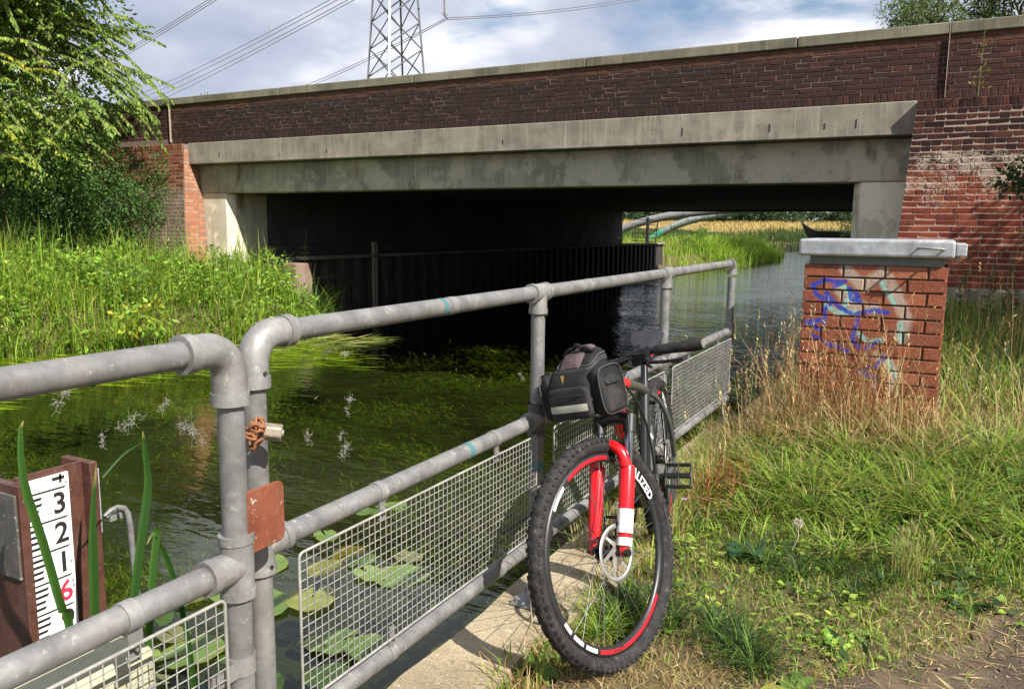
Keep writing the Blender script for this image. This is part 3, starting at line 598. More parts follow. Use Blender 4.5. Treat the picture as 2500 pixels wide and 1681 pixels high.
# pipes crossing the river beyond the bridge
def pipe(name, label, cps, r, mat):
    pts = []
    for i in range(25):
        t = i/24; a, b_, c, d = [Vector(p) for p in cps]; pts.append(a*(1-t)**3+b_*3*t*(1-t)**2+c*3*t*t*(1-t)+d*t**3)
    t_ = thing(name, label, 'pipe', pts[0]); b = MB(); b.tube(pts, r, 20); b.build('pipe_run', mat, t_)
    for k in (6, 12, 18): q = MB(); dd = (pts[k+1]-pts[k]).normalized(); q.cyl(pts[k]-dd*.06, pts[k]+dd*.06, r*1.10, n=20); q.build('flange', mat, t_)
pipe('pipe_bridge', 'fat grey pipe arching over the river beyond the bridge', [(-17.2, 40, -.2), (-14.2, 40, 2.45), (-11.5, 40.2, 2.42), (2, 41, 2.6)], .20, MT['pipe_grey'])
pipe('pipe_bridge', 'green spray painted pipe rising out of the bank beyond the bridge', [(-14.9, 44, .55), (-12.9, 44, 2.0), (-11.6, 44, 2.62), (2, 44.5, 2.9)], .20, MT['pipe_green'])
# black boat hull on the bank
bt = thing('boat', 'black boat hull with a tall pointed prow beside the dark bush', 'boat', (-7.5, 62, .3))
def hull(u, v):
    x = -9.3+4.2*u; w = .65*math.sin(min(1, u*1.5+.02)*PI/2); sheer = 1.28+.68*max(0, 1-u*3.2)**1.6; k = .35+.5*max(0, 1-u*5)
    a = (v-.5)*2; return Vector((x+.55*(1-abs(a))*max(0, 1-u*2.2), 62+w*a, k+(sheer-k)*abs(a)**1.4))
b = MB(); b.grid(hull, 24, 12); b.build('hull', MT['boat'], bt)
b = MB()
for s in (0, 1): b.tube([hull(i/24, s) for i in range(25)], .03, 6)
b.build('gunwale', MT['boat'], bt)
b = MB(); b.add([hull(.3+.1*i, 0)*.5+hull(.3+.1*i, 1)*.5 for i in range(2)], []); b.bb((-7.6, 61.5, 1.15), (-7.3, 62.5, 1.2)); b.build('thwart', MT['bark'], bt)
# ------------------------------------------------------------ pipe railing
TR = .0242
RX = -1.22; ZT, ZM, ZB = 1.13, .685, .235
def elbow(b, p, d1, d2, r=.0315, R=.062, n=8, neck=.06):
    """90 degree fitting at corner p: leg along d1, leg along d2"""
    p, d1, d2 = Vector(p), Vector(d1).normalized(), Vector(d2).normalized(); c = p+d1*R+d2*R; pts = [p+d1*(R+neck)]
    for i in range(n+1):
        a = PI/2*i/n; pts.append(c-d2*R*math.cos(a)-d1*R*math.sin(a))
    pts.append(p+d2*(R+neck)); b.tube(pts, r, 16)
    for q, d in ((pts[0], d1), (pts[-1], d2)): b.cyl(q-d*.020, q+d*.003, r*1.10, n=16)
def tee(b, p, run, stem, r=.0305, L=.055):
    p, run = Vector(p), Vector(run).normalized(); b.cyl(p-run*L, p+run*L, r, n=16)
    for s in (-1, 1): b.cyl(p+run*s*(L-.014), p+run*s*(L+.002), r*1.08, n=16)
    if stem is not None: st = Vector(stem).normalized(); b.cyl(p, p+st*(L+.015), r, n=16); b.cyl(p+st*L, p+st*(L+.017), r*1.08, n=16)
Yv = Vector((0, 1, 0)); Zv = Vector((0, 0, 1))
rail = thing('pipe_railing', 'long grey galvanised pipe railing with mesh infill along the river edge', 'railing', (RX, 3.3, 0))
PY = [1.175, 2.485, 3.93, 5.37]
b = MB(); b.cyl((RX, PY[0]+.10, ZT), (RX, PY[3]-.09, ZT), TR, n=18); b.build('top_rail', MT['galv'], rail)
for i in range(3):
    for z, nm in ((ZM, 'middle_rail'), (ZB, 'bottom_rail')):
        b = MB(); b.cyl((RX, PY[i]+.03, z), (RX, PY[i+1]-.03, z), TR, n=18); b.build(nm, MT['galv'], rail)
for i, y in enumerate(PY):
    b = MB(); b.cyl((RX, y, .0), (RX, y, ZT-(.09 if i in (0, 3) else 0)), TR, n=18); b.build('post', MT['galv'], rail)
    b = MB(); b.bb((RX-.07, y-.06, .001), (RX+.07, y+.06, .011)); b.cyl((RX, y, .01), (RX, y, .07), .031); pl = b.build('base_plate', MT['galv_light'], rail, bevel=.002)
    for sx_ in (-1, 1):
        for sy_ in (-1, 1): q = MB(); q.cyl((RX+sx_*.052, y+sy_*.042, .011), (RX+sx_*.052, y+sy_*.042, .03), .008, n=6); q.build('bolt', MT['galv_light'], pl)
    for z in (ZT, ZM, ZB):
        b = MB()
        if z == ZT and i in (0, 3): elbow(b, (RX, y, ZT), (0, -1 if i else 1, 0), (0, 0, -1), R=.058 if i == 0 else .04, neck=.045 if i == 0 else .03)
        elif z == ZT: tee(b, (RX, y, z), Yv, -Zv)
        else:
            tee(b, (RX, y, z), Zv, Yv if i == 0 else (-Yv if i == 3 else Yv))
            if i in (1, 2): tee(b, (RX, y, z), Zv, -Yv)
        ft = b.build('pipe_fitting', MT['galv_light'], rail)
        for dz_ in ((-.075,) if z == ZT else (-.04, .04)): q = MB(); q.cyl((RX+.02, y, z+dz_), (RX+.0345, y, z+dz_), .0045, n=6); q.build('grub_screw', MT['dark_steel'], ft)
def mesh_panel(parent, X, y0, y1, z0, z1, step=.0220, sag=0):
    f = MB(); r = .012; P = []
    for cy, cz, a0 in ((y1-r, z1-r, 0), (y0+r, z1-r, 1), (y0+r, z0+r, 2), (y1-r, z0+r, 3)):
        for k in range(5): a = PI/2*(a0+k/4); P.append((X, cy+r*math.cos(a), cz+r*math.sin(a)))
    P.append(P[0]); f.tube(P, .0034, 8); pn = f.build('panel_frame', MT['wire'], parent)
    w = MB(); n = int((y1-y0)/step); m = int((z1-z0)/step)
    for i in range(1, n):
        y = y0+(y1-y0)*i/n; w.tube([(X+.0015, y+random.uniform(-.0012, .0012), z0), (X+.0015, y+random.uniform(-.001, .001), z1)], .00125, 5, False)
    for j in range(1, m):
        z = z0+(z1-z0)*j/m; w.tube([(X-.0015, y0, z), (X-.0015, (y0+y1)/2, z+random.uniform(-.001, .001)), (X-.0015, y1, z)], .00125, 5, False)
    w.build('wire_mesh', MT['wire'], pn)
def clamp(parent, X, y, z, dz, mat='galv_light'):
    """strap clamp round a horizontal rail with a lug to the panel"""
    c = MB(); c.cyl((X, y-.013, z), (X, y+.013, z), TR+.0028, n=18); c.box((X+.012, y, z+dz*.5), (.006, .022, abs(dz)+.03)); k = c.build('panel_clamp', MT[mat], parent)
    q = MB(); q.cyl((X+.012, y, z+dz*.8), (X+.026, y, z+dz*.8), .006, n=6); q.build('bolt', MT['galv_light'], k)
PX = RX+.028
for i in range(3):
    y0, y1 = PY[i]+.085, PY[i+1]-.055; mesh_panel(rail, PX, y0, y1, .290, .642)
    for t in (.27, .78): clamp(rail, RX, y0+(y1-y0)*t, ZM, -.055); clamp(rail, RX, y0+(y1-y0)*(t+.03), ZB, .06)
for y in (1.9, 2.9, 4.5):
    b = MB(); b.cyl((RX, y, ZT), (RX, y+.035, ZT), TR+.0012, n=18); b.build('tape_band', MT['galv_light'], rail)
s_ = NT('blue_green_tape'); MT['teal_tape'] = s_.base((.05, .16, .17), .6)
for p, q in (((RX, 2.00, ZM), (RX, 2.02, ZM)), ((RX, 1.86, ZT), (RX, 1.875, ZT)), ((RX, PY[1], .50), (RX, PY[1], .53))):
    b = MB(); b.cyl(p, q, TR+.0010, n=18); b.build('tape_band', MT['teal_tape'], rail)
# ---- the nearer gate
GXX = -1.135
gate = thing('pipe_gate', 'grey pipe gate chained to the end post of the long railing', 'gate', (GXX, .3, 0))
GY1 = 1.035; GY0 = -1.0
b = MB(); b.cyl((GXX, GY0, ZT), (GXX, GY1-.09, ZT), TR, n=20); b.build('top_rail', MT['galv'], gate)
b = MB(); b.cyl((GXX, GY0, .715), (GXX, GY1-.03, .715), TR, n=20); b.build('middle_rail', MT['galv'], gate)
b = MB(); b.cyl((GXX, GY0, .235), (GXX, GY1-.03, .235), TR, n=20); b.build('bottom_rail', MT['galv'], gate)
for y in (GY0, GY1):
    b = MB(); b.cyl((GXX, y, .06), (GXX, y, ZT-.09), TR, n=20); b.build('post', MT['galv'], gate)
    b = MB(); elbow(b, (GXX, y, ZT), (0, -1 if y > 0 else 1, 0), (0, 0, -1), r=.0318, R=.052, neck=.05); b.build('pipe_fitting', MT['galv_light'], gate)
    for z in (.715, .235): b = MB(); tee(b, (GXX, y, z), Zv, -Yv if y > 0 else Yv, r=.031, L=.06); b.build('pipe_fitting', MT['galv_light'], gate)
mesh_panel(gate, GXX+.03, GY0+.1, GY1-.06, .30, .678)
clamp(gate, GXX, .80, .715, -.06); clamp(gate, GXX, .2, .715, -.06); clamp(gate, GXX, .55, .235, .06)
b = MB(); b.cyl((GXX, GY1, .50), (GXX, GY1, .535), TR+.003, n=18); b.box((GXX+.015, GY1-.05, .517), (.006, .07, .03)); b.build('hinge_strap', MT['galv_light'], gate)
b = MB(); b.bb((GXX+.036, .745, .44), (GXX+.040, .815, .60)); pl = b.build('latch_plate', MT['galv_light'], gate, bevel=.001)
b = MB(); b.cyl((GXX+.04, .79, .545), (GXX+.085, .80, .548), .007, n=8); b.cyl((GXX+.04, .79, .545), (GXX+.05, .79, .545), .014, n=6); b.build('bolt', MT['galv_light'], pl)
# rust red plate clasped to the gate post
b = MB(); c = .014; y0, y1, z0, z1 = GY1+.004, GY1+.104, .735, .858
P = [(y0, z0), (y1-c, z0), (y1-c*.3, z0+c*.3), (y1, z0+c), (y1, z1-c), (y1-c*.3, z1-c*.3), (y1-c, z1), (y0, z1)]
b.prism([(GXX+.018, y, z) for y, z in P], (.005, 0, 0)); b.build('rust_red_plate', MT['rust_paint'], gate, bevel=.0015)
# ---- chain and padlock
lk = thing('padlock', 'weathered brass padlock on a rusty chain tying gate and railing together', 'padlock', (-1.13, 1.10, .93))
def lp(a, bq): return Vector((-1.165, 1.135, .945))+Vector((a, bq, 0))
ch = [(-1.125, 1.068, .958), (-1.13, 1.085, .968), (-1.14, 1.105, .970), (-1.155, 1.125, .966), (-1.17, 1.14, .960), (-1.13, 1.095, .955), (-1.125, 1.075, .945), (-1.145, 1.115, .948), (-1.13, 1.09, .938), (-1.16, 1.135, .944)]
for i, p in enumerate(ch):
    q = MB(); ax = Vector((random.uniform(-1, 1), random.uniform(-.4, .4), random.uniform(-1, 1))).normalized(); x_, y_, z_ = basis(ax)
    P = [Vector(p)+x_*.0085*math.cos(a)+y_*.014*math.sin(a) for a in np.linspace(0, 2*PI, 15)]; q.tube(P, .0032, 6); q.build('chain_link', MT['rust'], lk)
b = MB(); o_ = Vector((-1.150, 1.128, .952)); d_ = Vector((.75, .62, -.16)).normalized(); x_, y_, z_ = basis(d_); P = []
for k in range(6): a = PI/3*k+.3; P.append(o_+x_*.016*math.cos(a)+y_*.018*math.sin(a))
b.prism(P, d_*.036); b.build('body', simple('weathered_brass', (.30, .25, .19), .45, .5, .25, 60), lk, bevel=.003)
b = MB(); b.cyl(o_+d_*.036, o_+d_*.039, .007, n=12); b.build('keyway_cover', MT['galv_light'], lk)
b = MB(); b.tube([o_+x_*.012-d_*.002, o_+x_*.012-d_*.022, o_-d_*.031, o_-x_*.012-d_*.022, o_-x_*.012-d_*.002], .004, 8); b.build('shackle', MT['rust'], lk)
# ------------------------------------------------------------ brick box with steel lid
KX0, KX1, KY0, KY1, KZ = -.733, .030, 5.13, 5.72, 1.150
box = thing('brick_box', 'square red brick box with blue graffiti and a galvanised steel lid', 'brick box', ((KX0+KX1)/2, (KY0+KY1)/2, .2))
b = MB(); b.bb((KX0+.016, KY0+.016, -.05), (KX1-.016, KY1-.016, KZ-.004)); core = b.build('mortar_core', MT['mortar_dark'], box)
def kbrick(x0, x1, z, side):
    key = ('k', round(x1-x0, 3)); L = x1-x0
    if key not in BR:
        BR[key] = [brick_mesh('brick_box', L, .0655, .05, q*5+int(L*999), .003) for q in range(3)]
        for m in BR[key]: m.materials.append(MT['brick_box'])
    o = bpy.data.objects.new('brick', random.choice(BR[key])); COL.objects.link(o); o.parent = core; c = (x0+x1)/2
    loc = {'f': (KX0+c, KY0, z), 'r': (KX1, KY0+c, z), 'l': (KX0, KY1-c, z)}[side]; o.location = Vector(loc)+Vector((random.uniform(-.001, .001), random.uniform(-.0015, .0015), 0))-BASE[box.name]
    o.rotation_euler = (random.uniform(-.006, .006), random.uniform(-.004, .004), {'f': 0, 'r': PI/2, 'l': -PI/2}[side])
for i in range(15):
    z = KZ-.036-i*.0765
    for side, Wd in (('f', KX1-KX0), ('r', KY1-KY0), ('l', KY1-KY0)):
        x = -.105 if (i % 2) else 0.0
        if side != 'f': x = -.10 if not (i % 2) else .0
        lo = 0 if side == 'f' else .051; hi = Wd if side == 'f' else Wd-.01
        while x < hi-.03:
            a, c = max(x, lo), min(x+.213, hi)
            if c-a > .03: kbrick(a, c, z, side)
            x += .2245
b = MB(); b.bb((KX0+.025, KY0+.025, KZ-.002), (KX1-.02, KY1-.02, KZ+.058)); b.build('steel_collar', simple('grey_green_steel', (.16, .17, .155), .55, .2, .15), box, bevel=.003)
b = MB(); b.bb((KX0-.035, KY0-.035, KZ+.05), (KX1+.028, KY1+.03, KZ+.150)); lid = b.build('lid', MT['galv_sheet'], box, bevel=.016, seg=3)
b = MB(); b.bb((KX1+.030, KY0+.0, KZ+.062), (KX1+.085, KY1+.0, KZ+.132)); b.build('hinge_cover', MT['galv_sheet'], box, bevel=.006)
b = MB(); b.bb((KX1+.024, KY0+.02, KZ+.040), (KX1+.052, KY0+.05, KZ+.060)); b.build('hinge_lug', MT['galv_light'], box, bevel=.002)
b = MB(); yy = KY0-.035; hz = KZ+.105
b.tube([(-.125, yy, hz), (-.125, yy-.06, hz+.002), (-.115, yy-.068, hz+.003), (-.006, yy-.068, hz-.002), (.004, yy-.06, hz-.003), (.004, yy, hz-.003)], .0065, 10); b.build('handle', MT['galv_light'], lid)
# ------------------------------------------------------------ river level gauge
MT['stained_plate'] = m_galv('stained_plate', (.10, .095, .085), .5, .2, .8)
GPX = -2.75; gy0, gy1, gz1 = 1.575, 1.742, .46
gauge = thing('river_gauge', 'white numbered river gauge board bolted into a brown steel pile', 'gauge board', (GPX, 1.66, WZ))
b = MB(); b.bb((GPX-.03, gy0-.012, -1.4), (GPX-.012, gy1+.06, gz1+.02)); b.build('pile_web', MT['brown_steel'], gauge)
b = MB(); b.bb((GPX-.16, gy0-.046, -1.4), (GPX+.055, gy0-.014, gz1+.01)); b.build('pile_flange', MT['brown_steel'], gauge, bevel=.003)
b = MB(); b.bb((GPX-.14, gy1+.062, -1.4), (GPX+.035, gy1+.092, gz1+.02)); b.build('pile_flange', MT['brown_steel'], gauge, bevel=.003)
b = MB(); b.bb((GPX-.15, gy0-.058, gz1-.32), (GPX+.045, gy0-.048, gz1-.02)); b.build('steel_plate', MT['stained_plate'], gauge, bevel=.002)
b = MB(); b.bb((GPX-.03, gy1+.094, gz1-.26), (GPX+.030, gy1+.100, gz1-.01)); b.build('steel_plate', MT['galv_sheet'], gauge, bevel=.002)
b = MB(); b.bb((GPX-.011, gy0, -.75), (GPX-.001, gy1, gz1)); bd = b.build('gauge_plate', MT['white_board'], gauge, bevel=.001)
def gpt(y, z): return Vector((GPX+.0005, y, z))
digits = [(.351-.1115*i, d_) for i, d_ in enumerate('321698')]; dz0 = .0
for z, d in digits:
    b = text_mb(d, .108, lambda x, y, z=z: gpt(gy1-.040+x, z+y)); b.build('numeral', MT['red_print'] if d == '6' else MT['black_print'], bd)
b = MB(); b.bb((GPX, gy1-.062, gz1-.020), (GPX+.0008, gy1-.016, gz1-.008)); b.bb((GPX, gy1-.036, gz1-.032), (GPX+.0008, gy1-.027, gz1-.0)); b.build('numeral', MT['black_print'], bd)
for k in range(38):
    z = .4065-k*.0223; L = .155 if k % 5 == 0 else (.062 if (k % 5) in (1, 2) else .05)
    b = MB(); sk = .006; b.prism([gpt(gy0+.003, z), gpt(gy0+.003, z+.0095), gpt(gy0+.003+L, z+.0095), gpt(gy0+.003+L-sk, z)] if k % 5 else [gpt(gy0+.003, z), gpt(gy0+.003, z+.006), gpt(gy0+.003+L, z+.006), gpt(gy0+.003+L-.012, z)], (.0006, 0, 0)); b.build('tick', MT['black_print'], bd)
for y, z in ((gy1-.012, .425), (gy1-.012, .125), (gy1-.01, .03), (gy0+.012, .06), (gy1-.012, .05)):
    b = MB(); b.cyl((GPX, y, z), (GPX+.003, y, z), .0035, n=8); b.build('rivet', MT['galv_light'], bd)
# bent conduit beside the pile
cn = thing('bent_conduit', 'thin bent steel conduit hooked beside the brown pile', 'pipe', (GPX, 1.98, WZ))
b = MB(); b.tube([(GPX+.02, 1.86, .25), (GPX+.02, 1.885, .268), (GPX+.02, 1.915, .272), (GPX+.02, 1.94, .262), (GPX+.02, 1.955, .235), (GPX+.02, 1.962, .19), (GPX+.02, 1.975, -.1), (GPX+.02, 1.99, -1.2)], .0125, 10); b.build('conduit', MT['galv'], cn)
b = MB(); b.box((GPX+.02, 1.90, .24), (.02, .05, .02)); b.build('clip', MT['galv_light'], cn)
# lichen covered concrete block behind the gate mesh
cb_ = thing('concrete_block', 'lichen yellow concrete block standing behind the gate mesh', 'concrete block', (-1.29, .35, 0))
b = MB(); b.bb((-1.40, -.6, -.3), (-1.20, .905, .60)); b.build('block', MT['lichen'], cb_, bevel=.02)
b = MB(); b.cyl((-1.2, .86, .5), (-1.185, .86, .5), .012, n=6); b.build('bolt', MT['rust'], cb_)
# ------------------------------------------------------------ pylon and cables
PD = Vector((-46.0, 60.6, 0))
def unproj(x, y, dist):
    d = _f+_r*((x-1250)/1965)-_u*((y-840.5)/1965); return Vector((0, 0, CAMZ))+d*dist
D0 = 75.0
pyl = thing('pylon', 'steel lattice electricity pylon rising behind the parapet', 'pylon', (unproj(967, 180, D0).x, unproj(967, 180, D0).y, 0))
cen = unproj(967, 180, D0); zlo = cen.z; zhi = unproj(967, 0, D0).z
lat = (_r - Vector((0, 0, _r.z))).normalized(); dep = Vector((-lat.y, lat.x, 0))
def corner(k, z):
    t = (z-zlo)/(zhi-zlo); half = 2.60+(2.05-2.60)*t
    ang = [PI, -PI/2-.10, PI/2-.10, 0][k]; c = Vector((cen.x, cen.y, 0))+lat*(half*math.cos(ang))+dep*(half*math.sin(ang)); return Vector((c.x, c.y, z))
Ztop = 42.0
for k in range(4): b = MB(); b.tube([corner(k, 0), corner(k, Ztop*.62)], .11 if k != 1 else .14, 4, smooth=False); b.build('leg', MT['galv_sheet'] if k == 1 else MT['pylon'], pyl)
zl = [0, 5.5, 10.0, 12.6, 15.1, 17.6, 20, 22.5, 25]
for (k1, k2) in ((0, 1), (1, 3), (3, 2), (2, 0)):
    for i in range(len(zl)-1):
        b = MB(); b.tube([corner(k1, zl[i]), corner(k2, zl[i+1])], .065, 4, smooth=False); b.tube([corner(k2, zl[i]), corner(k1, zl[i+1])], .065, 4, smooth=False); b.build('brace', MT['pylon'], pyl)
b = MB(); it = unproj(1084, -60, D0-3); b.tube([corner(3, 25), it], .09, 4, smooth=False); b.tube([corner(1, 22.5), it], .09, 4, smooth=False); b.build('cross_arm', MT['pylon'], pyl)
ins = thing('insulator', 'ribbed grey insulator string hanging above the parapet', 'insulator', unproj(1086, 46, D0-3))
b = MB(); p0 = it; p1 = unproj(1086, 40, D0-3); b.tube([p0, p1], .03, 6); b.build('rod', MT['dark_steel'], ins)
for k in range(22): q = MB(); p = p0.lerp(p1, k/21); q.tube([p+Vector((0, 0, .05)), p+Vector((0, 0, .03)), p-Vector((0, 0, .035))], [.06, .155, .08], 10); q.build('shed', MT['porcelain'], ins)
b = MB(); b.torus(p1+Vector((0, 0, .15)), (.2, .2, 1), .28, .015, 18, 5); b.build('corona_ring', MT['dark_steel'], ins)
b = MB(); b.tube([p1, unproj(1093, 46, D0-3)], .05, 6); b.build('clamp', MT['dark_steel'], ins)
def cable(pa, pb, sag, label, grp):
    pts = []
    for i in range(21): t = i/20; p = pa.lerp(pb, t); p.z -= sag*4*t*(1-t); pts.append(p)
    b = MB(); b.tube(pts, .035, 5); o = b.build('power_cable', MT['cable'], base=pts[0]); tag(o, label, 'power cable', grp); return pts
for dy in (0, 7): cable(unproj(1090, 44+dy*.6, D0-3), unproj(1600, -16+dy, D0+25), .5, 'thin power cable running from the insulator away over the road', 'cables right of the insulator')
for dy in (0, 8): cable(unproj(1090, 44+dy*.6, D0-3), unproj(560, 262+dy, D0+70), 1.2, 'thin power cable descending from the insulator behind the parapet', 'cables left of the insulator')
for (xa, ya, xb, yb, g) in ((810, 0, 330, 236, 0), (803, -6, 330, 224, 0), (835, 0, 330, 250, 0), (842, 4, 330, 262, 0)): cable(unproj(xa+120, ya-58, D0-5), unproj(xb-80, yb+42, D0+90), .8, 'power cable crossing the cloudy sky between tree and pylon', 'cables between the tree and the pylon')
for (xa, ya, xb, yb) in ((500, 0, 290, 128), (507, 2, 290, 136), (489, 0, 290, 122)): cable(unproj(xa+160, ya-90, D0-5), unproj(xb-200, yb+118, D0+90), .6, 'power cable passing behind the drooping tree branches', 'cables behind the tree')
for (px_, py_) in ((441, 32), (660, 69), (449, 199)):
    b = MB(); b.box(unproj(px_, py_, D0+30), (.28, .28, .22)); tag(b.build('cable_spacer', MT['alloy'], base=unproj(px_, py_, D0+30)), 'small bright spacer clipped between two power cables', 'cable spacer', 'spacers on the power cables')
# ------------------------------------------------------------ bicycle leaning on the railing
BK_P = Vector((-1.022, 3.425, -.043)); BK_H, BK_L, BK_S = math.radians(10.05), math.radians(6.0), math.radians(-24.5)
_h = Vector((math.sin(BK_H), -math.cos(BK_H), 0)); _l = Vector((math.cos(BK_H), math.sin(BK_H), 0))
BKM = Matrix.Translation(BK_P) @ Matrix(((_h.x, _l.x, 0, 0), (_h.y, _l.y, 0, 0), (0, 0, 1, 0), (0, 0, 0, 1))) @ Matrix.Rotation(BK_L, 4, 'X')
SA = Vector((-.358, 0, .934)); S0 = Vector((1.068, 0, .352))
STM = BKM @ Matrix.Translation(S0) @ Matrix.Rotation(BK_S, 4, SA) @ Matrix.Translation(-S0)
bike = thing('mountain_bike', 'red and black mountain bike leaning against the pipe railing', 'bicycle', (-.92, 2.9, -.04))
MT['spoke'] = simple('spoke_steel', (.16, .16, .165), .35, .7, .1)
RW, TW = .368, .0275
FA, RA, BBp = Vector((1.11, 0, .368)), Vector((0, 0, .368)), Vector((.435, 0, .31))
def on_axis(t): return S0+SA*t
def add(b, name, mat, M4, parent=None, bevel=0): return b.xf(M4).build(name, MT[mat], parent or bike, bevel=bevel)
HT0, HT1 = on_axis(.475), on_axis(.575)
# frame
def btube(pts, r, n=14): b = MB(); b.tube(pts, r, n); return b
def curve(a, c, d, n=10): return [Vector(a)*(1-t)**2+Vector(c)*2*t*(1-t)+Vector(d)*t*t for t in np.linspace(0, 1, n)]
ST1 = Vector((.25, 0, .77))
fr = add(btube([HT0-SA*.01, HT1], .034, 16), 'frame', 'bike_red', BKM)
add(btube(curve(HT1-SA*.02, (.62, 0, .84), ST1-Vector((0, 0, .04)), 12), [.019]*12), 'top_tube', 'bike_grey', BKM, fr)
add(btube(curve(HT0+SA*.03, (.72, 0, .56), BBp, 12), [.023]*12), 'down_tube', 'bike_grey', BKM, fr)
_tt = curve(HT1-SA*.02, (.62, 0, .84), ST1-Vector((0, 0, .04)), 12)
add(btube(_tt[:5], [.031, .0275, .0245, .022, .0205]), 'frame_gusset', 'bike_red', BKM, fr)
_dt = curve(HT0+SA*.03, (.72, 0, .56), BBp, 12)
add(btube(_dt[:4], [.036, .031, .027, .0245]), 'frame_gusset', 'bike_red', BKM, fr)
add(btube([BBp, ST1], .0185), 'seat_tube', 'black_plastic', BKM, fr)
for s in (-1, 1):
    add(btube([BBp+Vector((-.03, s*.035, 0)), Vector((.22, s*.052, .33)), RA+Vector((0, s*.068, 0))], [.013, .012, .010], 10), 'chainstay', 'bike_grey', BKM, fr)
    add(btube(curve(ST1+Vector((.0, s*.02, -.05)), (.16, s*.085, .66), RA+Vector((0, s*.068, .02)), 9), [.011]*9, 10), 'seatstay', 'bike_grey', BKM, fr)
add(btube(curve(HT1-SA*.03+Vector((0, .04, 0)), (.66, .085, .73), (.50, .055, .42), 12), [.0045]*12, 8), 'brake_hose', 'black_plastic', BKM, fr)
add(btube(curve(ST1, ST1.lerp(Vector((.2, 0, .88)), .5), (.20, 0, .885)), .0155), 'seat_post', 'black_metal', BKM)
# saddle
def sad(u, v):
    x = -.135+.27*u; a = (v-.5)*2*PI; w = .072*(1-smooth(0.18, .95, u)*.74)*(.55+.45*smooth(-.25, .12, u)); z = .915+.012*math.cos(u*5)+.012*(1-u)
    th = .026*(1-.3*u); cx = math.sin(a); cz = math.cos(a); dip = -.010*math.exp(-(cx*w/.016)**2)*(cz > 0)*(1 if u < .75 else 0)
    return Vector((.195+x, cx*w, z+cz*th*(1-.35*abs(cx))+dip+ .010*abs(cx)*(1-u)))
b = MB(); b.grid(sad, 18, 28); n0 = [sad(0, j/28) for j in range(28)]; b.add(n0, [tuple(range(28))]); n1 = [sad(1, j/28) for j in range(28)]; b.add(n1, [tuple(reversed(range(28)))]); sd = add(b, 'saddle', 'saddle', BKM)
b = MB()
for s in (-1, 1): b.tube([(.09, s*.022, .875), (.14, s*.022, .862), (.24, s*.022, .862), (.30, s*.012, .878)], .0035, 6)
add(b, 'saddle_rail', 'bike_red', BKM, sd)
